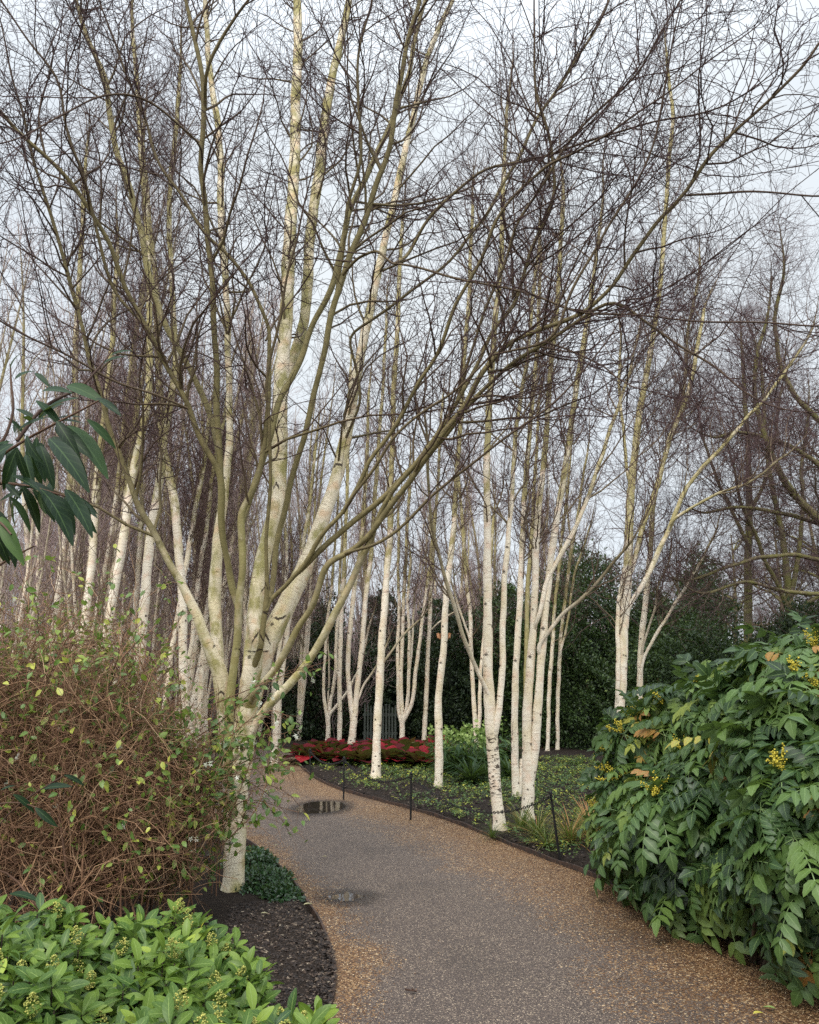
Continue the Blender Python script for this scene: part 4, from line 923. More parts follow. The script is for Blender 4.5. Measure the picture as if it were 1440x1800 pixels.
# ------------------------------------------------------------------ weathered paling gate behind the red bed
def box(mb, c, s, rz=0.0, **a):
    v = np.array([(x, y, z) for z in (-.5, .5) for y in (-.5, .5) for x in (-.5, .5)]) * np.array(s)
    ca, sa = math.cos(rz), math.sin(rz); v = v @ np.array([[ca, sa, 0], [-sa, ca, 0], [0, 0, 1]]) + np.array(c)
    mb.add(v, np.array([(0, 2, 3, 1), (4, 5, 7, 6), (0, 1, 5, 4), (2, 6, 7, 3), (0, 4, 6, 2), (1, 3, 7, 5)]), **a)
m_pale, nt, b_ = mat("weathered_paling")
gg = N(nt, "ShaderNodeNewGeometry"); n_ = noise(nt, vmul(nt, gg.outputs['Position'], (25, 25, 3)), 1.0, 4)
nt.links.new(ramp(nt, n_, [(0.3, (0.035, 0.042, 0.033)), (0.7, (0.085, 0.095, 0.078))]), b_.inputs['Base Color']); b_.inputs['Roughness'].default_value = .85
gp = P(668, 1300, 23.2)
gate = thing("paling_fence", "weathered grey green paling fence in the shade behind the red bed", "fence", loc=(gp[0], 23.2, 0))
rng_f = np.random.default_rng(4)
for k in range(11):
    mb = MB(); x = -.42 + k * .084; hgt = .98 + rng_f.uniform(-.05, .05)
    box(mb, (x, rng_f.uniform(-.01, .01), hgt / 2), (.055, .018, hgt)); v = mb.v[0]; v[4:, 0] = x + (v[4:, 0] - x) * .75
    mb.build("pale", m_pale, gate, smooth=False)
for z in (.25, .75):
    mb = MB(); box(mb, (0, .035, z), (.95, .03, .07)); mb.build("rail", m_pale, gate, smooth=False)

# ------------------------------------------------------------------ bed planting
ACON = leaf_material("aconite_leaf", [(0.0, (0.035, 0.075, 0.020)), (0.45, (0.09, 0.16, 0.03)), (0.7, (0.22, 0.27, 0.035)), (1.0, (0.55, 0.50, 0.05))], rough=.5, trans=.2)
def bed_points(rng, n, pix_poly):
    """random ground points inside a polygon given in photo pixels on the ground"""
    pg = np.array([G(*p)[:2] for p in pix_poly]); lo, hi = pg.min(0), pg.max(0); out = []
    while sum(len(o) for o in out) < n:
        q = rng.uniform(lo, hi, (n * 2, 2)); c = np.zeros(len(q), bool)
        a, b = pg, np.roll(pg, -1, 0)
        for (x1, y1), (x2, y2) in zip(a, b):
            if y1 == y2: continue
            c ^= ((y1 > q[:, 1]) != (y2 > q[:, 1])) & (q[:, 0] < (x2 - x1) * (q[:, 1] - y1) / (y2 - y1) + x1)
        q = q[c]; q = q[~inside(q[:, 0], q[:, 1])]; out.append(q)
    return np.concatenate(out)[:n]
BED = [(540, 1345), (620, 1340), (760, 1338), (1020, 1335), (1100, 1360), (1100, 1480), (1010, 1530), (900, 1487), (780, 1440), (640, 1400), (560, 1372)]
def ground_cover():
    rng = np.random.default_rng(61)
    q = bed_points(rng, 4600, BED)
    # patchy: keep where a slow pattern is high, thin out near the edging
    d = dist_line(q[:, 0], q[:, 1], rs_)
    den = .34 + .75 * wavy(q[:, 0] * 1.1, q[:, 1] * .8, 1.0, 11) + np.clip((d - .5) * .35, -.3, .4)
    q = q[rng.uniform(0, 1, len(q)) < den]; n = len(q); z = gz(q[:, 0], q[:, 1])
    tm = leaf_template(w=.5, segs=2, fold=.1, curl=.25)
    mb = MB()
    kind = rng.uniform(0, 1, n)
    yel = (kind + .25 * wavy(q[:, 0], q[:, 1], .6, 5)) > .52
    for j in range(7):
        a = rng.uniform(0, 6.28, n); el = rng.uniform(.1, .8, n)
        X = np.c_[np.cos(a) * np.cos(el), np.sin(a) * np.cos(el), np.sin(el)]; Zv = nrm(np.c_[-np.cos(a) * .4, -np.sin(a) * .4, np.ones(n)])
        hh = rng.uniform(.01, .07, n)
        place(mb, tm, np.c_[q + rng.normal(0, .025, (n, 2)), z + hh], X, Zv, rng.uniform(.03, .062, n), np.clip(np.where(yel, rng.normal(.66, .2, n), rng.normal(.25, .14, n)), 0, 1))
    o = mb.build("ground_cover", ACON); o["kind"] = "stuff"; o["label"] = "low yellow green flowering ground cover scattered over the dark soil"; o["category"] = "ground cover"
    # mulch chips and crumbs on all bare soil
    m, nt, b = mat("mulch"); r = attr(nt, 'rnd'); nt.links.new(ramp(nt, r, [(0, (.010, .007, .006)), (.6, (.03, .02, .015)), (.88, (.07, .045, .03)), (.97, (.16, .12, .085)), (1, (.34, .28, .2))]), b.inputs['Base Color']); b.inputs['Roughness'].default_value = .85
    mb = MB()
    for poly_, n, s in ((BED, 9000, .022), ([(400, 1600), (520, 1590), (600, 1690), (600, 1800), (380, 1800)], 6500, .013), ([(1000, 1535), (1100, 1480), (1440, 1500), (1440, 1765), (1240, 1635)], 2500, .015)):
        q = bed_points(rng, n, poly_); z = gz(q[:, 0], q[:, 1])
        V = np.array([(1, 0, 0), (-.6, .5, .05), (-.5, -.55, 0), (0, 0, .35)]); Fc = np.array([(0, 1, 3), (1, 2, 3), (2, 0, 3), (0, 2, 1)])
        a = rng.uniform(0, 6.28, n); X = np.c_[np.cos(a), np.sin(a), rng.normal(0, .3, n)]; Zv = nrm(np.c_[rng.normal(0, .4, (n, 2)), np.ones(n)])
        place(mb, (V, Fc, V * 0), np.c_[q, z], X, Zv, s * rng.uniform(.4, 1.5, n), rng.uniform(0, 1, n))
    o = mb.build("mulch", m, smooth=False); o["kind"] = "stuff"; o["label"] = "dark mulch crumbs and bark chips over the soil"; o["category"] = "mulch"
ground_cover()

# bergenias with wine red leaves
BERG = leaf_material("bergenia_leaf", [(0.0, (0.030, 0.004, 0.006)), (0.4, (0.11, 0.006, 0.011)), (0.75, (0.24, 0.009, 0.018)), (0.92, (0.32, 0.02, 0.025)), (1.0, (0.10, 0.09, 0.035))], rough=.55, spec=.12, trans=.12)
def rosette(rng, n, tm, el0, el1, s0, s1, spread, mean, sdv, h=0.0):
    mb = MB(); a = np.arange(n) * 2.4 + rng.uniform(0, 1, n); el = np.radians(np.linspace(el0, el1, n)) + rng.normal(0, .1, n)
    X = np.c_[np.cos(a) * np.cos(el), np.sin(a) * np.cos(el), np.sin(el)]; Z = np.c_[-np.cos(a) * np.sin(el), -np.sin(a) * np.sin(el), np.cos(el)]
    place(mb, tm, np.c_[np.cos(a) * spread, np.sin(a) * spread, np.full(n, h) + rng.uniform(0, spread, n)], X, Z, np.linspace(s1, s0, n) * rng.uniform(.85, 1.15, n), np.clip(rng.normal(mean, sdv, n), 0, 1))
    return mb
TM_ROUND = leaf_template(w=.80, segs=5, fold=.10, curl=.25, profile=lambda t: math.sin(math.pi * t ** 1.1) ** .6, stalk=.18)
rng = np.random.default_rng(71)
bpro = []
for k in range(4):
    r_ = link("bergenia_plant", None); rosette(rng, 20, TM_ROUND, 12, 72, .24, .36, .06, .50, .24, .06).build("foliage", BERG, r_); bpro.append(r_)
q = bed_points(rng, 190, [(530, 1334), (560, 1329), (640, 1328), (700, 1326), (775, 1325), (775, 1352), (640, 1352), (560, 1346), (530, 1340)])
keepq = []
for x, y in q:
    if all((x - a) ** 2 + (y - b) ** 2 > .085 for a, b in keepq): keepq.append((x, y))
def bl_(x, y, k):
    u = 720 + F * x / depth((x, y, 0)); nm = ["at the tip by the far path", "left of the two stemmed birch", "by the foot of the two stemmed birch", "right of the two stemmed birch", "left of the leaning birch", "right of the leaning birch", "below the fanning clump", "right of the fanning clump", "beside the hellebores"]
    ys = [b_ for a, b_ in keepq]; rk = (y - min(ys)) / (max(ys) - min(ys))
    return f"wine red bergenia {nm[int(min(8, max(0, (u - 530) // 27)))]}, {'front' if rk < .25 else 'second' if rk < .5 else 'third' if rk < .75 else 'back'} row"
scatter_protos(bpro, [(x, y, rng.uniform(.95, 1.35), rng.uniform(0, 6.28), k, bl_(x, y, k)) for k, (x, y) in enumerate(keepq)], "red bergenias behind the chain", "bergenia")
print("bergenias", len(keepq))

# hellebores and grassy tufts
HELL = leaf_material("hellebore_leaf", [(0.0, (0.014, 0.034, 0.014)), (.5, (.040, .082, .026)), (1, (.09, .14, .04))], rough=.5, spec=.25)
HFL = leaf_material("hellebore_flower", [(0.0, (0.12, 0.20, 0.04)), (1, (.38, .48, .14))], rough=.6, trans=.3)
TM_STRAP = leaf_template(w=.10, segs=5, fold=.15, curl=.55)
TM_FINGER = leaf_template(w=.17, segs=4, fold=.15, curl=.35)
TM_PETAL = leaf_template(w=.8, segs=2, fold=.1, curl=-.2)
def hellebore(label, u, v, s, seed, fl=60):
    rng = np.random.default_rng(seed); g = G(u, v); root = thing("hellebore_plant", label, "hellebore", loc=(g[0], g[1], 0.03), group="hellebores in the bed")
    mb = rosette(rng, 170, TM_FINGER, -5, 75, .22 * s, .36 * s, .10 * s, .45, .25, .06 * s); 
    n = 140; a = rng.uniform(0, 6.28, n); rr = rng.uniform(.05, .38, n) * s; p0 = np.c_[np.cos(a) * rr, np.sin(a) * rr, rng.uniform(.15, .45, n) * s]
    X = nrm(np.c_[np.cos(a), np.sin(a), rng.uniform(-.3, .6, n)] + rng.normal(0, .4, (n, 3))); place(mb, TM_FINGER, p0, X, nrm(np.c_[rng.normal(0, .3, (n, 2)), np.ones(n)]), .2 * s, np.clip(rng.normal(.5, .25, n), 0, 1))
    mb.build("foliage", HELL, root)
    for k in range(fl // 7):
        f = MB(); a0 = rng.uniform(0, 6.28); r0 = .32 * s * rng.uniform(0, 1) ** .5; c = np.array([math.cos(a0) * r0, math.sin(a0) * r0, (.54 + rng.uniform(-.2, .12)) * s])
        tubes(f, np.stack([np.array([c[0] * .4, c[1] * .4, .1 * s]), c * np.array([.7, .7, .6]), c])[None], np.full((1, 3), .005), 4)
        m = 7
        for j in range(m):
            cc = c + rng.normal(0, .05, 3) * s; aa = np.arange(5) / 5 * 6.283; n0 = nrm(rng.normal(0, .5, 3) + np.array([0, -.4, .5])); t1 = nrm(np.cross(n0, [0, 0, 1.])); t2 = np.cross(n0, t1)
            X = np.cos(aa)[:, None] * t1 + np.sin(aa)[:, None] * t2 + n0 * .35
            place(f, TM_PETAL, np.tile(cc, (5, 1)), X, np.tile(n0, (5, 1)), .042 * s, rng.uniform(0, 1, 5))
        f.build("flower_head", HFL, root)
hellebore("pale green flowering hellebore right of the torn bark birch", 800, 1362, 1.15, 81, 80)
hellebore("large pale green hellebore in flower between the bark flap birch and the dark flaked birch", 829, 1368, 1.3, 82, 100)
hellebore("hellebore with fewer flowers behind the dark flaked birch", 852, 1350, 1.0, 83, 40)
hellebore("pale green hellebore at the right end of the red bed", 780, 1348, 1.0, 84, 60)
hellebore("leafy hellebore without many flowers close to the holly", 880, 1342, 1.2, 85, 20)
GRS = leaf_material("sedge_blade", [(0.0, (0.05, 0.08, 0.02)), (.5, (.13, .16, .035)), (.8, (.30, .22, .06)), (1, (.38, .16, .05))], rough=.55, trans=.25)
DKG = leaf_material("lily_turf_blade", [(0.0, (0.012, 0.030, 0.010)), (1, (.05, .085, .03))], rough=.5, spec=.25, trans=.15)
TM_BLADE = leaf_template(w=.030, segs=6, fold=.2, curl=.55, profile=lambda t: (1 - t) ** .5)
def tuft(label, u, v, s, seed, m=GRS, n=130, name="sedge_tuft", w=TM_BLADE, cat="grass tuft", mean=.5):
    rng = np.random.default_rng(seed); g = G(u, v); root = thing(name, label, cat, loc=(g[0], g[1], .03), group="grassy tufts in the bed")
    mb = MB(); a = rng.uniform(0, 6.28, n); el = np.radians(rng.uniform(25, 85, n)); X = np.c_[np.cos(a) * np.cos(el), np.sin(a) * np.cos(el), np.sin(el)]; Z = np.c_[-np.cos(a) * np.sin(el), -np.sin(a) * np.sin(el), np.cos(el)]
    place(mb, w, np.c_[rng.normal(0, .03 * s, (n, 2)), np.zeros(n)], X, Z, s * rng.uniform(.6, 1.1, n), np.clip(rng.normal(mean, .28, n), 0, 1)); mb.build("foliage", m, root)
tuft("arching sedge tuft left of the leaning chain post", 945, 1478, .42, 91)
tuft("bronze tinged sedge tuft right beside the leaning chain post", 1003, 1490, .45, 92, mean=.7)
tuft("small green sedge tuft at the foot of the dark flaked birch", 865, 1478, .22, 93, n=90, mean=.2)
tuft("sedge tuft at the foot of the forked pale birch", 918, 1462, .34, 94, mean=.4)
tuft("low sedge tuft on the edging left of the leaning post", 962, 1496, .30, 95, n=100)
tuft("ochre sedge tuft half hidden by the mahonia edge", 1040, 1475, .45, 99, mean=.75)
tuft("dark strap leaved tuft in front of the hellebores", 828, 1382, .42, 96, DKG, 160, "lily_turf_tuft", TM_STRAP, "lily turf")
tuft("dark strap leaved tuft right of the first one near the flaked birch", 852, 1375, .38, 97, DKG, 140, "lily_turf_tuft", TM_STRAP, "lily turf")
tuft("dark strap leaved tuft behind the flaked birch", 896, 1372, .38, 98, DKG, 140, "lily_turf_tuft", TM_STRAP, "lily turf")

# ------------------------------------------------------------------ posts and chain
m_post, nt, b_ = mat("black_iron"); b_.inputs['Base Color'].default_value = (.012, .011, .011, 1); b_.inputs['Roughness'].default_value = .5; b_.inputs['Metallic'].default_value = .3
def post(label, ub, vb, ut, vt, seed):
    g = G(ub, vb); t = P(ut, vt, g[1] + .0); g = np.array([g[0], g[1], 0.0])
    root = thing("chain_post", label, "post", loc=tuple(g), group="black posts along the path edging")
    rel = t - g; mb = MB(); line = np.stack([rel * s for s in (-.06, .3, .65, 1.0)]); tubes(mb, line[None], np.array([[.012, .012, .011, .010]]), 10)
    n0 = mb.n; mb.add(np.r_[[rel * 1.01]], np.zeros((0, 3), int)); mb.build("shaft", m_post, root)
    mb = MB(); a = np.arange(12) / 12 * 6.283
    rings = [(.013, .955), (.015, .985), (.012, 1.01), (.002, 1.02)]
    line = np.stack([rel * s for _, s in rings]); tubes(mb, line[None], np.array([[r for r, _ in rings]]), 10); mb.build("finial", m_post, root)
    # loop that carries the chain
    mb = MB(); c = rel * .93; a = np.linspace(0, 6.283, 13); pts = np.stack([c[0] + .028 * np.cos(a), c[1] - .016 + 0 * a, c[2] + .028 * np.sin(a)], 1); tubes(mb, pts[None], np.full((1, 13), .004), 5); mb.build("chain_loop", m_post, root)
    return g + rel * .93
pp = [post("nearest black chain post, leaning left beside the mahonia", 985, 1519, 968, 1392, 1),
      post("black chain post standing between the two middle birches' feet", 722, 1442, 723, 1358, 2),
      post("black chain post in front of the leaning birch, third from the mahonia", 604, 1406, 605, 1331, 3),
      post("small farthest black chain post at the tip of the bed", 546, 1372, 545, 1317, 4)]
p_end = P(1230, 1440, pp[0][1] - 1.6)
def torus_link():
    V = []; n, m = 10, 5
    for i in range(n):
        a = i / n * 2 * math.pi
        for j in range(m):
            b = j / m * 2 * math.pi; r = 1 + .28 * math.cos(b); V.append((r * math.cos(a) * 1.5, r * math.sin(a), .28 * math.sin(b)))
    V = np.array(V); i = np.arange(n)[:, None]; j = np.arange(m)[None]
    f = np.stack(np.broadcast_arrays(i * m + j, ((i + 1) % n) * m + j, ((i + 1) % n) * m + (j + 1) % m, i * m + (j + 1) % m), -1).reshape(-1, 4)
    return V, f, V * 0
def chain(a, b, sag, label):
    L = np.linalg.norm(b - a); n = int(L * 1.06 / .034); t = np.linspace(0, 1, n); pts = a + (b - a) * t[:, None]; pts[:, 2] -= sag * 4 * t * (1 - t)
    T = nrm(np.gradient(pts, axis=0)); Zv = np.where((np.arange(n) % 2)[:, None] == 0, np.array([[0, .1, 1.]]), np.array([[.1, 1., 0]]))
    Zv = nrm(Zv - (Zv * T).sum(1, keepdims=True) * T)
    mid = (a + b) / 2; root = thing("barrier_chain", label, "chain", group="chains hung between the posts"); mb = MB(); place(mb, torus_link(), pts, T, Zv, .0125, 0)
    me = mb.mesh("barrier_chain", m_post)
    bpy.data.objects.remove(root); thing("barrier_chain", label, "chain", group="chains hung between the posts", data=me)
chain(pp[0], pp[1], .26, "drooping black chain between the nearest post and the second, before the pale birches")
chain(pp[1], pp[2], .16, "black chain between the second and third posts above the ground cover")
chain(pp[2], pp[3], .12, "short black chain at the tip of the bed by the puddle")

# ------------------------------------------------------------------ mahonia on the right
MAH = leaf_material("mahonia_leaf", [(0.0, (0.012, 0.026, 0.012)), (.36, (.038, .078, .024)), (.60, (.082, .142, .034)), (.82, (.17, .235, .05)), (.94, (.36, .35, .06)), (1, (.36, .17, .05))], rough=.42, spec=.35, rib=(.16, .24, .08), trans=.18)
MSTEM = wood_material("mahonia_stem", [(0, (.05, .035, .02)), (1, (.2, .15, .09))])
MFL = leaf_material("mahonia_flower", [(0, (.45, .36, .02)), (1, (.75, .62, .08))], rough=.6, trans=.2)
def pinnate(pairs=7, seed=0):
    rng = np.random.default_rng(seed)
    lf = leaf_template(w=.52, segs=6, fold=.12, curl=.26, teeth=.09, profile=lambda t: math.sin(math.pi * min(1, t * .97 + .03) ** .8) ** .75)
    mb = MB(); xs = np.linspace(.22, .95, pairs)
    pos = []; X = []; Z = []; sc = []
    def zc(x): return -.48 * x ** 2.2
    for i, x in enumerate(xs):
        for s in (-1, 1):
            a = math.radians(rng.uniform(58, 74)) * s; pos.append((x, 0, zc(x))); X.append((math.cos(a), math.sin(a), -.42 + rng.normal(0, .12))); Z.append((.05, -.28 * s, 1)); sc.append(.37 * (1 - .35 * (i / pairs - .45) ** 2 * 3) * rng.uniform(.9, 1.1))
    pos.append((.97, 0, zc(.97))); X.append((1, 0, -.95)); Z.append((.8, 0, 1)); sc.append(.40)
    place(mb, lf, np.array(pos), np.array(X), nrm(np.array(Z)), np.array(sc), 0)
    V = np.concatenate(mb.v); Fc = np.concatenate(mb.f); LV = np.concatenate([a['lv'] for n, a in mb.a])
    # rachis
    t = np.linspace(0, .97, 6); w = .010
    rv = np.concatenate([np.c_[t, np.full(6, w), zc(t)], np.c_[t, np.full(6, -w), zc(t)]]); k = np.arange(5); rf = np.stack([k, k + 1, k + 7, k + 6], 1)
    Fc = np.concatenate([Fc, rf + len(V)]); V = np.concatenate([V, rv]); LV = np.concatenate([LV, np.zeros((12, 3))])
    return V, Fc, LV
PIN = [pinnate(4, 1), pinnate(5, 2), pinnate(6, 3)]
def mahonia(label, blobs, n_ros, seed, leafL=(.26, .42), n_fl=6, shade=.0):
    n_ros = int(n_ros * 1.25); leafL = (leafL[0] * .80, leafL[1] * .82)
    """blobs: (u, v, Y, rx, ry, rz) ellipsoids; whorls of pinnate leaves sit on their outer faces"""
    rng = np.random.default_rng(seed); B = [(P(u, v, Y), np.array([rx, ry, rz])) for u, v, Y, rx, ry, rz in blobs]
    w = np.array([r[0] * r[2] + r[0] * r[1] for _, r in B]); w /= w.sum()
    base = np.mean([c for c, _ in B], 0); base[2] = 0; root = thing("mahonia_bush", label, "mahonia", loc=tuple(base), group="mahonias beside the path")
    ros = []; tries = 0
    while len(ros) < n_ros and tries < n_ros * 60:
        tries += 1; k = rng.choice(len(B), p=w); c, r = B[k]; d = nrm(rng.normal(size=3)); 
        if d[1] > .45 and rng.uniform() < .85: continue
        if d[2] < -.5: continue
        p = c + d * r * (rng.uniform(.84, 1.04) if rng.uniform() < .8 else rng.uniform(1.04, 1.28))
        if p[2] < .06: continue
        if any((((p - c2) / r2) ** 2).sum() < .62 for j, (c2, r2) in enumerate(B) if j != k): continue
        if ros and min(((p - q[0]) ** 2).sum() for q in ros) < .010: continue
        ros.append((p, nrm(d / r)))
    mb = MB(); st = MB(); fl_done = 0; fls = []
    for (p, d) in ros:
        m = rng.integers(7, 12); ax = nrm(d * .75 + np.array([0, 0, .75]) + rng.normal(0, .2, 3)); t1 = nrm(np.cross(ax, rng.normal(size=3))); t2 = np.cross(ax, t1)
        a = np.arange(m) * 2.4 + rng.uniform(0, 6.28); el = np.radians(rng.uniform(-30, 38, m))
        X = (np.cos(a) * np.cos(el))[:, None] * t1 + (np.sin(a) * np.cos(el))[:, None] * t2 + np.sin(el)[:, None] * ax
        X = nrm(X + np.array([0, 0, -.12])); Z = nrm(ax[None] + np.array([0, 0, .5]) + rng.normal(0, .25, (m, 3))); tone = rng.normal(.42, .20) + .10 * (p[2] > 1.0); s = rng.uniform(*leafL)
        rnd = np.clip(tone + rng.normal(0, .09, m) + (rng.uniform(0, 1, m) > .975) * .5, 0, 1)
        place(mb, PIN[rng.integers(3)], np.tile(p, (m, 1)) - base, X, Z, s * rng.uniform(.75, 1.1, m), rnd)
        foot = np.array([base[0] + (p[0] - base[0]) * .35, base[1] + .25 + (p[1] - base[1]) * .35, 0]); L = np.stack([foot, foot * .5 + p * .5 + np.array([0, 0, -.1 * p[2]]) , p]) - base
        tubes(st, resample(L, 8)[None], np.linspace(.014, .007, 8)[None], 5)
        if fl_done < n_fl and ax[2] > .5 and p[2] > .5 and rng.uniform() < .35: fls.append((p, ax)); fl_done += 1
    # inner leaves fill the body, coloured darker to paint the shade inside
    n = n_ros * 4; k = rng.choice(len(B), n, p=w); c = np.stack([B[i][0] for i in k]); r = np.stack([B[i][1] for i in k]); d = nrm(rng.normal(size=(n, 3)))
    p = c + d * r * rng.uniform(.35, .82, n)[:, None]; ok = p[:, 2] > .05; p, d = p[ok], d[ok]; n = len(p)
    X = nrm(d + rng.normal(0, .6, (n, 3)) + np.array([0, 0, -.3])); 
    for i in range(3):
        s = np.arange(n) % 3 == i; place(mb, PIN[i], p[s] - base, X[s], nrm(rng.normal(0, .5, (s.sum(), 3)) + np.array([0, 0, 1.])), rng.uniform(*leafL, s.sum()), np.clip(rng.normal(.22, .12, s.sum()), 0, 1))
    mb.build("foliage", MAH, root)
    st.add(np.zeros((1, 3)), np.zeros((0, 3), int)); st.build("stem", MSTEM, root)
    O = np.array([(1, 0, 0), (-1, 0, 0), (0, 1, 0), (0, -1, 0), (0, 0, 1), (0, 0, -1)]) * 1.0; OF = np.array([(0, 2, 4), (2, 1, 4), (1, 3, 4), (3, 0, 4), (2, 0, 5), (1, 2, 5), (3, 1, 5), (0, 3, 5)])
    for p, ax in fls:
        f = MB(); m = 5
        for j in range(m):
            dj = nrm(ax + rng.normal(0, .45, 3)); L = rng.uniform(.08, .15); n = 26; t = rng.uniform(.1, 1, n); q = p - base + dj * (t * L)[:, None] + rng.normal(0, .008, (n, 3)) + ax * .03
            place(f, (O, OF, O * 0), q, rng.normal(size=(n, 3)), nrm(rng.normal(size=(n, 3))), .0065, rng.uniform(0, 1, n))
        f.build("flower_spike", MFL, root)
mahonia("mahonia with light green leaves leaning over the edging before the tall right birches",
        [(1165, 1320, 7.2, .42, .5, .34), (1130, 1440, 7.0, .34, .45, .36), (1250, 1290, 6.9, .5, .6, .36), (1200, 1480, 6.3, .40, .5, .34), (1150, 1285, 7.5, .28, .4, .2), (1110, 1350, 7.3, .20, .3, .22)], 130, 401, (.24, .38), 14)
mahonia("tall mahonia filling the right edge, its yellow tinted tips highest",
        [(1370, 1270, 5.9, .55, .6, .38), (1460, 1220, 5.4, .50, .6, .38), (1320, 1420, 5.8, .58, .55, .44), (1460, 1350, 5.0, .50, .6, .5), (1300, 1225, 6.4, .32, .4, .12), (1430, 1150, 5.8, .26, .4, .12)], 170, 402, (.26, .42), 14)
mahonia("low dark mahonia spilling over the lower right corner of the path",
        [(1450, 1545, 4.7, .34, .42, .26), (1330, 1520, 5.4, .32, .4, .28), (1255, 1530, 5.9, .28, .35, .20), (1480, 1470, 4.5, .4, .4, .4), (1200, 1530, 6.2, .22, .3, .14), (1410, 1600, 4.8, .20, .3, .14)], 120, 403, (.24, .38), 4)

# ------------------------------------------------------------------ honeysuckle thicket on the left
TWIG = wood_material("honeysuckle_twig", [(0, (.045, .020, .010)), (.35, (.165, .082, .042)), (.7, (.34, .19, .098)), (1, (.54, .40, .25))])
HLEAF = leaf_material("honeysuckle_leaf", [(0, (.028, .070, .018)), (.45, (.10, .18, .032)), (.75, (.23, .31, .05)), (1, (.46, .46, .07))], rough=.42, rib=(.22, .3, .1), trans=.28)
HFLW = leaf_material("honeysuckle_flower", [(0, (.75, .74, .60)), (1, (.88, .87, .78))], rough=.6, trans=.3)
TM_OV = leaf_template(w=.55, segs=4, fold=.12, curl=.2)
def add_rnd(mb, A, Ar, sides, rng, lo=0., hi=1.):
    m2 = MB(); tubes(m2, A, Ar, sides); r = np.repeat(rng.uniform(lo, hi, len(A)), A.shape[1] * sides)
    mb.add(m2.v[0], m2.f[0], bark=m2.a[0][1]['bark'], rnd=r)
def curved(rng, p0, d, L, K, droop, wob):
    n = len(p0); pts = np.zeros((n, K, 3)); pts[:, 0] = p0
    for k in range(1, K):
        d = nrm(d + rng.normal(size=(n, 3)) * wob + np.array([0, 0, -1.]) * (droop * k / K)[:, None] if np.ndim(droop) else d + rng.normal(size=(n, 3)) * wob + np.array([0, 0, -droop * k / K]))
        pts[:, k] = pts[:, k - 1] + d * (L / (K - 1))[:, None]
    return pts
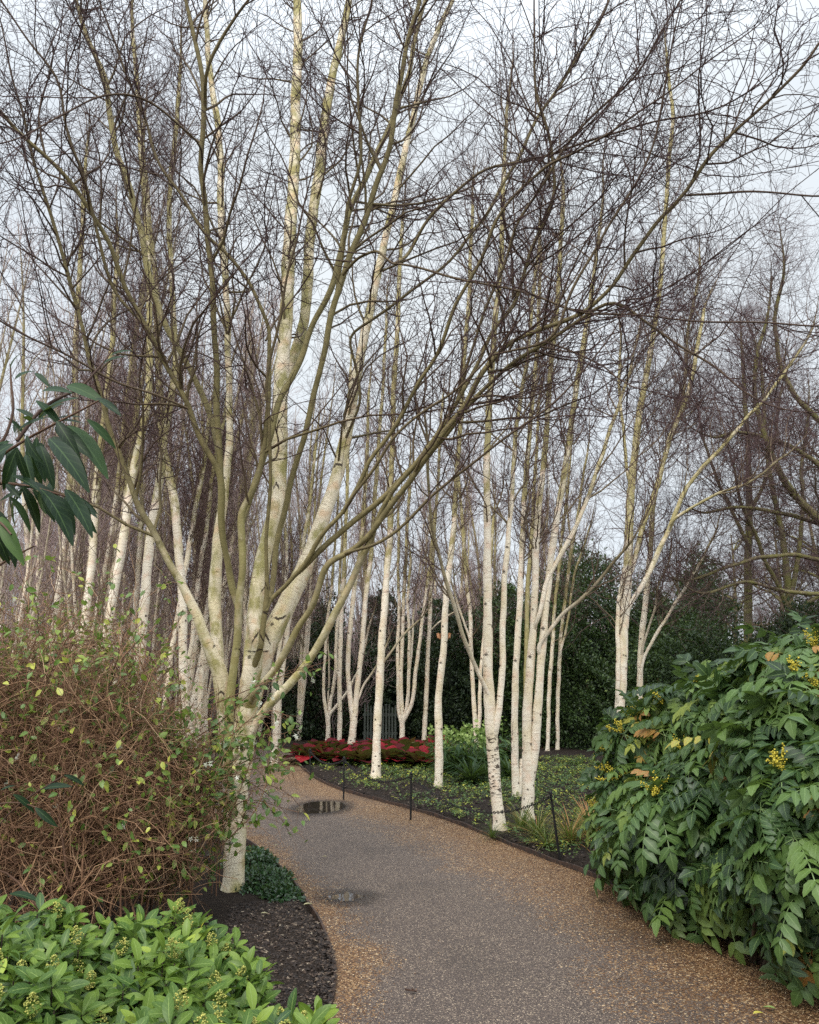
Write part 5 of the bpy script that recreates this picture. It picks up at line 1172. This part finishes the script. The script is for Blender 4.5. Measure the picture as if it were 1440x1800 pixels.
def thicket(label, uc, Y, rx, ry, H, n0, n1, n2, nl, seed, leaf_hi=.5, n_fl=24, arch=1.0, out=.05):
    n0 = int(n0 * 1.7); rng = np.random.default_rng(seed); c = P(uc, 1300, Y); c[2] = 0; root = thing("honeysuckle_shrub", label, "shrub", loc=tuple(c), group="winter honeysuckle thicket")
    a = rng.uniform(0, 6.28, n0); rr = rng.uniform(0, 1, n0) ** .5
    p0 = np.c_[np.cos(a) * rr * rx * .6, np.sin(a) * rr * ry * .6, np.zeros(n0)]
    d = nrm(np.c_[np.cos(a) * rr * .30, np.sin(a) * rr * .28, np.ones(n0)] + rng.normal(0, .08, (n0, 3))); L = H * rng.uniform(.55, 1.05, n0)
    S_ = curved(rng, p0, d, L, 12, .16 * arch, .14); Sr = np.linspace(.0095, .003, 12)[None] * rng.uniform(.6, 1.5, (n0, 1))
    mb = MB()
    def keep(A, Ar):
        e = np.sqrt((A[..., 0] / rx) ** 2 + (A[..., 1] / ry) ** 2 + (np.maximum(A[..., 2], 0) / H) ** 2.6) .max(1)
        tip = A[:, -1]; e = e * (1 + .13 * np.sin(tip[:, 0] * 5.1 + seed) * np.cos(tip[:, 2] * 4.3) + .09 * np.sin(tip[:, 0] * 11.3 + tip[:, 1] * 9 + seed * 2))
        ok = (e < 1.0) | ((e < 1.35) & (rng.uniform(0, 1, len(e)) < out * 3)); return A[ok], Ar[ok]
    S_, Sr = keep(S_, Sr); add_rnd(mb, S_, Sr * .75, 5, rng, .05, .75)
    B_, Br = spawn(rng, S_, Sr, n1, K=8, t=(.15, .99), ang=(25, 75), length=(.35, 1.05), up=-.07, wob=.20, r0=.0042, r1=.0016, taper_len=.3); B_, Br = keep(B_, Br); add_rnd(mb, B_, Br, 4, rng, .15, 1)
    C_, Cr = spawn(rng, B_, Br, n2, K=5, t=(.05, 1), ang=(30, 85), length=(.08, .42), up=-.03, wob=.22, r0=.0023, r1=.0011, taper_len=.2); C_, Cr = keep(C_, Cr); add_rnd(mb, C_, Cr, 3, rng, .2, 1)
    for arr in mb.v: arr[:, 2] = np.maximum(arr[:, 2], .03)
    mb.build("twigs" if False else "twig_tangle", TWIG, root)
    # leaves: paired along the outer twigs, denser at the top and on the right
    al = np.concatenate([B_[:, 3:].reshape(-1, 3), C_.reshape(-1, 3)]); sc_ = np.clip(al[:, 2] / H, 0, 3) ** 2.2 + .25 * rng.uniform(0, 1, len(al)) + .35 * (al[:, 0] / rx) * leaf_hi * 2; sc_ = np.clip(sc_, .04, 3); idx = rng.choice(len(al), nl, p=sc_ / sc_.sum())
    p = al[idx]; X = nrm(rng.normal(size=(nl, 3)) + np.array([0, -.25, -.25])); Z = nrm(rng.normal(0, .55, (nl, 3)) + np.array([0, -.35, .8]))
    lm = MB(); place(lm, TM_OV, p, X, Z, rng.uniform(.032, .070, nl), np.clip(rng.normal(.6, .24, nl), 0, 1)); lm.build("foliage", HLEAF, root)
    idx = rng.choice(len(C_), n_fl); fm = None
    for k, i in enumerate(idx):
        pos = C_[i, -1]
        if pos[2] < .1 * H: continue
        if fm is None:
            f = MB()
            for j in range(4):
                n0_ = nrm(rng.normal(size=3) + np.array([0, -.6, -.1])); t1 = nrm(np.cross(n0_, [0, 0, 1.])); t2 = np.cross(n0_, t1); aa = np.arange(5) / 5 * 6.283
                X = np.cos(aa)[:, None] * t1 + np.sin(aa)[:, None] * t2 + n0_ * .5; place(f, leaf_template(w=.45, segs=2, fold=.1, curl=.5), np.tile(rng.normal(0, .011, 3), (5, 1)), X, np.tile(n0_, (5, 1)), .014, rng.uniform(0, 1, 5))
            fm = f.mesh("blossom", HFLW)
        o = link("blossom", fm, root, loc=tuple(pos)); o.rotation_euler = tuple(rng.uniform(-.6, .6, 3)); s = rng.uniform(.8, 1.3); o.scale = (s, s, s)
    return root
thicket("leftmost honeysuckle thicket of tangled red brown twigs behind the glossy green shrub", 30, 5.7, 1.0, .75, 2.55, 130, 1700, 10000, 2500, 501, n_fl=16)
thicket("dense middle part of the tangled honeysuckle thicket with few leaves", 195, 5.6, .70, .62, 2.15, 120, 1500, 9000, 1700, 502, n_fl=20)
thicket("leafier honeysuckle at the right end of the thicket hugging the large birch", 318, 5.9, .38, .36, 1.72, 50, 600, 3000, 900, 503, leaf_hi=.9, n_fl=34)
thicket("taller straggly honeysuckle at the back of the thicket", 120, 7.5, 1.5, .6, 2.75, 130, 1200, 6000, 2200, 504, n_fl=10, out=.12)

# a leafy spray reaching over the path, right of the bole
def spray():
    rng = np.random.default_rng(520); c = P(420, 1380, 6.15); root = thing("honeysuckle_spray", "leafy honeysuckle shoots with cream flowers crossing in front of the birch bole", "shrub", loc=(c[0], c[1], 0)); o = np.array([c[0], c[1], 0])
    mb = MB(); segs = []
    for pts in ([(330,1470),(365,1450),(392,1415),(430,1390),(455,1376),(490,1378),(520,1405),(540,1432)], [(340,1300),(400,1262),(440,1215),(480,1185),(545,1170)], [(360,1420),(410,1350),(440,1330),(490,1335),(520,1365)],
                [(350,1500),(385,1462),(420,1400),(470,1410),(505,1425),(525,1428)], [(400,1475),(430,1450),(455,1420),(480,1340),(505,1300)], [(380,1340),(430,1300),(470,1290),(500,1290)], [(370,1240),(430,1215),(470,1200),(520,1178),(570,1165)],
                [(395,1480),(420,1462),(440,1400),(500,1440),(510,1470)], [(345,1360),(420,1365),(480,1400),(505,1435)], [(400,1300),(440,1262),(480,1245),(510,1262)],
                [(372,1570),(378,1480),(384,1390),(392,1310),(398,1230)], [(380,1575),(382,1480),(391,1400),(388,1300),(380,1210)], [(366,1560),(374,1450),(380,1350),(376,1250)], [(385,1560),(388,1470),(398,1380),(410,1300),(425,1225)], [(350,1500),(400,1450),(440,1340),(470,1270)], [(330,1400),(390,1370),(430,1352),(500,1345),(530,1360)], [(300,1330),(370,1310),(440,1318),(490,1312)]):
        Y = 6.2 - rng.uniform(0, .35); q = np.array([[*P(u, v, Y - .1 * i / len(pts)), .0042 - .003 * i / len(pts)] for i, (u, v) in enumerate(pts)]); segs.append(resample(q, 14))
    A = np.stack([s[:, :3] for s in segs]) - o; Ar = np.stack([s[:, 3] for s in segs]); add_rnd(mb, A, Ar, 5, rng, .1, .6)
    B_, Br = spawn(rng, A, Ar, 420, K=6, t=(.05, 1), ang=(25, 80), length=(.1, .45), up=-.02, wob=.18, r0=.002, r1=.001); add_rnd(mb, B_, Br, 3, rng, .2, .9); mb.build("shoots" if False else "shoot", TWIG, root)
    al = np.concatenate([A[:, 5:].reshape(-1, 3), B_.reshape(-1, 3), B_.reshape(-1, 3)]); n = 520; p = al[rng.integers(0, len(al), n)] + rng.normal(0, .02, (n, 3)); X = nrm(rng.normal(size=(n, 3)) + np.array([.3, -.2, -.2])); Z = nrm(rng.normal(0, .5, (n, 3)) + np.array([0, -.4, .8]))
    lm = MB(); place(lm, TM_OV, p, X, Z, rng.uniform(.035, .075, n), np.clip(rng.normal(.42, .24, n), 0, 1)); lm.build("foliage", HLEAF, root)
    for i in range(18):
        f = MB(); pos = B_[rng.integers(len(B_)), -1]
        for j in range(4):
            n0_ = nrm(rng.normal(size=3) + np.array([0, -.6, -.1])); t1 = nrm(np.cross(n0_, [0, 0, 1.])); t2 = np.cross(n0_, t1); aa = np.arange(5) / 5 * 6.283
            X = np.cos(aa)[:, None] * t1 + np.sin(aa)[:, None] * t2 + n0_ * .5; place(f, leaf_template(w=.45, segs=2, fold=.1, curl=.5), np.tile(pos + rng.normal(0, .011, 3), (5, 1)), X, np.tile(n0_, (5, 1)), .015, rng.uniform(0, 1, 5))
        f.build("blossom", HFLW, root)
spray()

# ------------------------------------------------------------------ small dark sweet box at the tree's foot
BOXL = leaf_material("sweet_box_leaf", [(0, (.010, .030, .010)), (.6, (.025, .065, .02)), (1, (.06, .12, .035))], rough=.3, trans=.08)
def mound(name, label, cat, u, v, rx, ry, rz, n, leaf, matl, seed, group=None, tm=TM_SMALL):
    rng = np.random.default_rng(seed); g = G(u, v); root = thing(name, label, cat, loc=(g[0], g[1], 0), group=group)
    D = nrm(rng.normal(size=(n, 3))); D[:, 2] = np.abs(D[:, 2]); ph = nrm(rng.normal(size=(20, 3))); lump = np.exp((D @ ph.T - 1) * 14).sum(1)
    p = D * (rng.uniform(.6, 1, n) * (.8 + .25 * np.clip(lump, 0, 1)))[:, None] * np.array([rx, ry, rz]); p[:, 2] += .02
    mb = MB(); place(mb, tm, p, nrm(D + rng.normal(0, .7, (n, 3))), nrm(D + np.array([0, 0, .8]) + rng.normal(0, .4, (n, 3))), leaf * rng.uniform(.6, 1.3, n), np.clip(rng.normal(.45, .22, n), 0, 1)); mb.build("foliage", matl, root)
    st = MB(); m = 8; a = rng.uniform(0, 6.28, m); pts = np.stack([np.c_[np.cos(a) * t * rx * .6, np.sin(a) * t * ry * .6, np.full(m, t * rz * .8)] for t in np.linspace(0, 1, 5)], 1); tubes(st, pts, np.full((m, 5), .004), 4); st.build("stem", MSTEM, root)
mound("sweet_box", "low dark green sweet box at the foot of the large birch by the path", "shrub", 460, 1560, .24, .40, .13, 2200, .038, BOXL, 531, "sweet box by the path")
mound("sweet_box", "second low dark sweet box nearer the bare soil", "shrub", 492, 1583, .17, .24, .085, 1200, .036, BOXL, 532, "sweet box by the path")
mound("sweet_box", "sweet box tucked behind the birch bole", "shrub", 440, 1530, .28, .30, .18, 1600, .04, BOXL, 533, "sweet box by the path")

# ------------------------------------------------------------------ skimmia in the lower left
SKL = leaf_material("skimmia_leaf", [(0, (.022, .060, .016)), (.40, (.062, .118, .018)), (.70, (.155, .235, .030)), (.97, (.30, .37, .05)), (1, (.55, .50, .04))], rough=.42, spec=.3, rib=(.22, .30, .08), trans=.2)
SKB = leaf_material("skimmia_bud", [(0, (.16, .20, .03)), (1, (.55, .50, .12))], rough=.6, trans=.1)
TM_SK = leaf_template(w=.40, segs=7, fold=.12, curl=.30, profile=lambda t: math.sin(math.pi * min(1, t * .97) ** 1.25) ** .8 if t > 0 else 0)
def skimmia(label, region, n, H, seed, n_fl=14, s=1.0, tone=.45):
    rng = np.random.default_rng(seed); pg = np.array([G(u, v, .4)[:2] for u, v in region]); c = pg.mean(0); root = thing("skimmia_bush", label, "skimmia", loc=(c[0], c[1], 0), group="skimmia in the lower left corner")
    lo, hi = pg.min(0), pg.max(0); tips = []; tr = 0
    while len(tips) < n and tr < n * 80:
        tr += 1; q = rng.uniform(lo, hi); cc = False
        for (x1, y1), (x2, y2) in zip(pg, np.roll(pg, -1, 0)):
            if (y1 > q[1]) != (y2 > q[1]) and q[0] < (x2 - x1) * (q[1] - y1) / (y2 - y1) + x1: cc = not cc
        if not cc: continue
        if tips and min((q[0] - t[0]) ** 2 + (q[1] - t[1]) ** 2 for t in tips) < .0024: continue
        e = min(1, dist_line(np.array([q[0]]), np.array([q[1]]), np.r_[pg, pg[:1]])[0] / .18)
        tips.append((q[0], q[1], H * (.62 + .38 * e ** .6) + .07 * math.sin(q[0] * 9 + 1) * math.cos(q[1] * 8) + rng.normal(0, .03)))
    mb = MB(); st = MB(); fls = []
    for k, t in enumerate(tips):
        p = np.array(t); rel = p - np.array([c[0], c[1], 0]); m = rng.integers(8, 13); a = np.arange(m) * 2.4 + rng.uniform(0, 6); el = np.radians(np.linspace(-22, 48, m) + rng.normal(0, 9, m)); ax = nrm(np.array([0, -.2, 1.]) + rng.normal(0, .30, 3)); t1 = nrm(np.cross(ax, [1, .3, 0])); t2 = np.cross(ax, t1)
        X = (np.cos(a) * np.cos(el))[:, None] * t1 + (np.sin(a) * np.cos(el))[:, None] * t2 + np.sin(el)[:, None] * ax; Z = nrm(ax[None] + rng.normal(0, .22, (m, 3)))
        hh = np.linspace(-.04, .01, m)[:, None] * ax; tone_ = rng.normal(tone, .12); rn = np.clip(tone_ + rng.normal(0, .10, m) + (rng.uniform(0, 1, m) > .992) * .6, 0, 1)
        place(mb, TM_SK, np.tile(rel, (m, 1)) + hh, X, Z, s * rng.uniform(.070, .112, m), rn)
        for lv_ in (.10, .19):   # more leaves lower on the same shoot, darker in tone
            m2 = 6; a = rng.uniform(0, 6.28, m2); X = np.c_[np.cos(a), np.sin(a), rng.uniform(-.4, .3, m2)]; place(mb, TM_SK, np.tile(rel - np.array([0, 0, lv_]), (m2, 1)), X, nrm(rng.normal(0, .3, (m2, 3)) + [0, 0, 1]), s * rng.uniform(.065, .10, m2), np.clip(rng.normal(tone - .18, .1, m2), 0, 1))
        tubes(st, np.stack([rel * np.array([.8, .8, 0]), rel * np.array([.95, .95, .5]), rel])[None], np.full((1, 3), .0035), 4)
        if rng.uniform() < n_fl / n: fls.append((rel, ax))
    mb.build("foliage", SKL, root); st.build("stem", MSTEM, root)
    O = np.array([(1, 0, 0), (-1, 0, 0), (0, 1, 0), (0, -1, 0), (0, 0, 1), (0, 0, -1)]) * 1.0; OF = np.array([(0, 2, 4), (2, 1, 4), (1, 3, 4), (3, 0, 4), (2, 0, 5), (1, 2, 5), (3, 1, 5), (0, 3, 5)])
    for rel, ax in fls:
        f = MB(); n_ = 85; d = nrm(rng.normal(size=(n_, 3))); h_ = rng.uniform(0, 1, n_); wd = .027 * np.sin(math.pi * (h_ * .85 + .1)); q = rel + ax * (.022 + h_[:, None] * .075) + (d - (d @ ax)[:, None] * ax) * wd[:, None]
        place(f, (O, OF, O * 0), q, rng.normal(size=(n_, 3)), nrm(rng.normal(size=(n_, 3))), .0042, rng.uniform(0, 1, n_)); f.build("flower_cluster", SKB, root)
skimmia("skimmia with glossy leaves and yellowish buds at the bottom left corner", [(-80, 1625), (160, 1640), (180, 1800), (100, 2050), (-200, 2050)], 185, .50, 601, 24)
skimmia("skimmia in the middle of the lower left group, in front of the thicket", [(150, 1650), (330, 1635), (400, 1650), (400, 1900), (330, 2050), (120, 2050), (190, 1800)], 160, .47, 602, 24)
skimmia("skimmia nearest the bare soil, at the right of the lower left group", [(390, 1640), (440, 1645), (466, 1720), (520, 1800), (560, 1850), (590, 2050), (340, 2050), (405, 1900)], 95, .40, 603, 14)
skimmia("small light green skimmia sprig by the steel edging at the bottom", [(500, 1735), (560, 1738), (590, 1790), (600, 1900), (500, 1900), (480, 1800)], 18, .34, 604, 3, tone=.60)

# ------------------------------------------------------------------ overhanging evergreen branch on the left
RHO = leaf_material("laurel_leaf", [(0, (.005, .013, .006)), (.5, (.012, .032, .012)), (.85, (.035, .070, .018)), (1, (.09, .15, .035))], rough=.45, rib=(.06, .10, .035), spec=.15, trans=.10)
TM_L = leaf_template(w=.235, segs=8, fold=.16, curl=.30, profile=lambda t: (math.sin(math.pi * min(1, t * .96 + .02) ** .9)) ** .8, stalk=.06)
def laurel():
    rng = np.random.default_rng(611); o = P(-220, 1180, 2.6); o[2] = 0
    root = thing("laurel_shrub", "overhanging evergreen branch with long drooping dark leaves at the left edge", "evergreen shrub", loc=tuple(o))
    br = MB(); lf = MB()
    twigs = [([(-220,1500),(-160,1100),(-80,860),(0,800),(50,765),(95,745),(150,722),(178,702)], 2.5, 2.35), ([(-80,860),(-20,850),(30,850),(70,860),(110,870),(150,885)], 2.5, 2.3), ([(-20,805),(10,770),(25,720),(20,680),(18,640)], 2.45, 2.5),
             ([(30,775),(70,720),(100,700),(140,685),(180,640),(200,612)], 2.42, 2.6), ([(-80,870),(-40,900),(0,915),(20,940)], 2.4, 2.2), ([(-160,1150),(-80,1050),(0,990),(60,960)], 2.5, 2.5)]
    for pts, Y0, Y1 in twigs:
        n = len(pts); q = np.array([[*P(u, v, Y0 + (Y1 - Y0) * i / (n - 1)), .0065 - .004 * i / (n - 1)] for i, (u, v) in enumerate(pts)]); r = resample(q, 20); add_rnd(br, r[None, :, :3] - o, r[None, :, 3], 6, rng, 0, .3)
    br.build("branch", TWIG, root)
    # leaves as seen: base point, tip point in the photo, depth, tone
    L = [((70,728),(105,742),.6),((45,770),(22,735),.3),((65,765),(60,822),.25),((95,748),(138,790),.3),((115,745),(178,812),.7),((150,735),(196,778),.7),((90,765),(137,820),.25),((60,775),(75,828),.35),((70,780),(88,842),.3),((25,780),(12,842),.4),((30,785),(40,845),.2),
         ((45,785),(66,842),.45),((80,770),(70,828),.2),((20,775),(-22,795),.5),((15,770),(-15,830),.25),((60,745),(38,728),.3),((65,742),(105,700),.5),((95,742),(140,738),.3),((40,760),(60,727),.3),((178,705),(202,722),.3),((190,628),(222,612),.45),((180,640),(215,622),.3),
         ((18,650),(27,616),.5),((25,668),(58,645),.5),((60,655),(80,672),.4),((70,690),(108,682),.5),((115,678),(160,695),.6),((60,702),(104,742),.5),((165,700),(200,712),.3),((5,845),(55,862),.3),((25,850),(10,900),.4),((40,855),(30,880),.3),((55,858),(92,908),.25),((70,862),(68,900),.7),((85,862),(133,915),.2),
         ((100,868),(134,925),.35),((110,870),(155,925),.4),((120,872),(162,895),.3),((140,880),(155,925),.5),((150,885),(160,915),.3),((15,870),(56,925),.75),((-5,900),(28,978),.3),((0,905),(20,975),.8),((-10,920),(6,985),.1),((0,840),(-25,900),.2),((30,860),(62,855),.3),((10,850),(25,870),.2),((95,870),(78,840),.4),
         ((20,1395),(60,1425),.2),((60,1418),(90,1452),.25),((75,1388),(112,1380),.2),((110,1362),(146,1378),.2),((0,1390),(22,1380),.3),((14,1572),(60,1577),.3)]
    rngl = np.random.default_rng(3)
    L += [((u0 + rngl.uniform(-22, 12), v0 + rngl.uniform(-14, 14)), (u1 + rngl.uniform(-30, 14), v1 + rngl.uniform(-18, 18)), t * .6) for (u0, v0), (u1, v1), t in L if u0 < 125 and 720 < v0 < 930 and t < .55]
    for (u0, v0), (u1, v1), tone in L:
        Y = 2.45 + rngl.uniform(-.2, .15); low = v0 > 1100
        if low: Y = 4.3
        a = P(u0, v0, Y); b = P(u1, v1, Y + rngl.uniform(-.10, .06)); d = b - a; ln = np.linalg.norm(d) * 1.08; X = nrm(d + np.array([0, 0, .12]) * ln); Zc = np.array([rngl.normal(0, .45), -.75, .75]); Zc = nrm(Zc - (Zc @ X) * X)
        place(lf, TM_L, (a - o)[None], X[None], Zc[None], np.array([ln]), np.array([np.clip(tone + rngl.normal(0, .07), 0, .93)]))
    lf.build("foliage", RHO, root)
    low = MB()
    for pts in ([(-60,1560),(0,1440),(50,1400),(110,1365)], [(-60,1440),(0,1410),(50,1412),(75,1425)], [(-80,1600),(-20,1580),(14,1574)]):
        q = np.array([[*P(u, v, 4.35), .004] for u, v in pts]); r = resample(q, 12); add_rnd(low, r[None, :, :3] - o, r[None, :, 3], 5, rng, 0, .4)
    low.build("branch", TWIG, root)
laurel()

# ------------------------------------------------------------------ little things
def flap():
    Y = G(771, 1386)[1]; m, nt, b = mat("torn_bark"); gg = N(nt, "ShaderNodeNewGeometry"); n = noise(nt, vmul(nt, gg.outputs['Position'], (30, 30, 60)), 1.0, 3)
    nt.links.new(ramp(nt, n, [(.3, (.42, .17, .07)), (.7, (.62, .33, .17))]), b.inputs['Base Color']); b.inputs['Roughness'].default_value = .8
    tree = next(o for o in bpy.data.objects if o.get("label", "").startswith("birch with an orange torn"))
    base = np.array(tree.location)
    for s in (-1, 1):
        c = P(780 + s * 5, 1119, Y + .15); w = .06; V = []
        for i in range(6):
            t = i / 5
            for j in (0, 1): V.append((s * t * w * (1 + .2 * j), -.03 - .035 * math.sin(t * 2.6), (-.05 if j == 0 else .045) * (1 - .25 * t) + .02 * t + .012 * math.sin(i * 2.3 + j)))
        V = np.array(V) + c - base; k = np.arange(5) * 2; V2 = V + np.array([0, .004, 0])
        mb = MB(); mb.add(np.r_[V, V2], np.r_[np.stack([k, k + 2, k + 3, k + 1], 1), np.stack([k + 12, k + 13, k + 15, k + 14], 1)]); mb.build("bark_flap", m, tree)
flap()
FALL = leaf_material("fallen_leaf", [(0, (.30, .30, .18)), (.4, (.45, .36, .18)), (.7, (.55, .48, .08)), (1, (.22, .33, .10))], rough=.6, rib=(.5, .45, .2), trans=.1)
def fallen(label, u, v, L, rz, tone, z=.012):
    g = G(u, v); mb = MB(); X = np.array([[math.cos(rz), math.sin(rz), .05]]); place(mb, leaf_template(w=.42, segs=5, fold=.25, curl=.1), np.zeros((1, 3)), X, np.array([[0., 0, 1]]), np.array([L]), tone)
    thing("fallen_leaf", label, "leaf", loc=(g[0], g[1], z + .012), group="leaves lying on the path", data=mb.mesh("fallen_leaf", FALL))
fallen("bright yellow fallen leaf at the bottom of the path on the right", 1325, 1792, .062, .3, .72)
fallen("pale green fallen leaf just above the yellow one", 1365, 1783, .060, 2.6, .98)
fallen("pale dry leaf on the left edging by the bare soil", 533, 1606, .075, .5, .15, .045)
fallen("small dry leaf on the path left of the centre", 567, 1511, .05, .4, .3)
fallen("tiny pale leaf on the path below the far puddle", 535, 1446, .05, .1, .1)
fallen("small pale leaf on the bare soil beside the skimmia", 458, 1623, .05, .2, .1, .05)
fallen("pale petal like leaf near the birch foot on the path", 484, 1491, .05, 1.2, .1)
def debris(label, pts, r):
    q = [np.r_[G(u, v)[:2], .018 + .006 * (i % 2)] for i, (u, v) in enumerate(pts)]; l = resample(np.array(q), 12); o = l[0].copy(); mb = MB(); add_rnd(mb, (l - o)[None], np.linspace(r, r * .5, 12)[None], 5, np.random.default_rng(1), 0, .1)
    thing("fallen_twig", label, "twig", loc=tuple(o), group="twigs lying on the path", data=mb.mesh("fallen_twig", TWIG))
debris("dark crooked twig fragment lying low in the middle of the path", [(713, 1746), (722, 1750), (733, 1749)], .006)
debris("short dark twig beside the first fragment on the path", [(725, 1745), (731, 1752)], .005)
debris("thin dark twig lying on the path at the right", [(1084, 1729), (1096, 1725)], .003)
debris("small dark twig on the gravel far along the path", [(572, 1582), (585, 1586)], .003)
def loose_gravel():
    rng = np.random.default_rng(700); m, nt, b = mat("loose_gravel"); r = attr(nt, 'rnd')
    nt.links.new(ramp(nt, r, [(0, (.06, .028, .014)), (.35, (.18, .085, .035)), (.7, (.30, .17, .07)), (.92, (.46, .30, .15)), (1, (.65, .52, .34))]), b.inputs['Base Color']); b.inputs['Roughness'].default_value = .5
    mb = MB()
    O = np.array([(1, 0, 0), (-1, 0, 0), (0, .8, 0), (0, -.8, 0), (0, 0, .6), (0, 0, -.6)]) * 1.0; OF = np.array([(0, 2, 4), (2, 1, 4), (1, 3, 4), (3, 0, 4), (2, 0, 5), (1, 2, 5), (3, 1, 5), (0, 3, 5)])
    for line, sgn, n, wdt in ((ls_, 1, 7000, .22), (rs_, -1, 15000, .40)):
        L = line[(line[:, 1] < 11.5) & (line[:, 1] > 2.5)]; k = rng.integers(0, len(L) - 1, n); t = rng.uniform(0, 1, n)[:, None]; p = L[k] * (1 - t) + L[k + 1] * t; tn = nrm(L[k + 1] - L[k]); nn = np.stack([tn[:, 1], -tn[:, 0]], 1) * sgn
        off = .01 + np.abs(rng.normal(0, 1, n)) * wdt * (.6 + .5 * wavy(p[:, 0], p[:, 1], .8, 2)); q = p + nn * off[:, None]; ok = inside(q[:, 0], q[:, 1]); q = q[ok]; m_ = len(q)
        place(mb, (O, OF, O * 0), np.c_[q, np.full(m_, .013)], rng.normal(size=(m_, 3)) * np.array([1, 1, .3]), nrm(rng.normal(0, .4, (m_, 3)) + [0, 0, 1]), rng.uniform(.0022, .0055, m_), rng.uniform(0, 1, m_))
    o = mb.build("loose_gravel", m, smooth=False); o["kind"] = "stuff"; o["label"] = "loose ochre gravel washed along both edges of the path"; o["category"] = "gravel"
loose_gravel()
print("verts", sum(len(m.vertices) for m in bpy.data.meshes), "objects", len(bpy.data.objects))
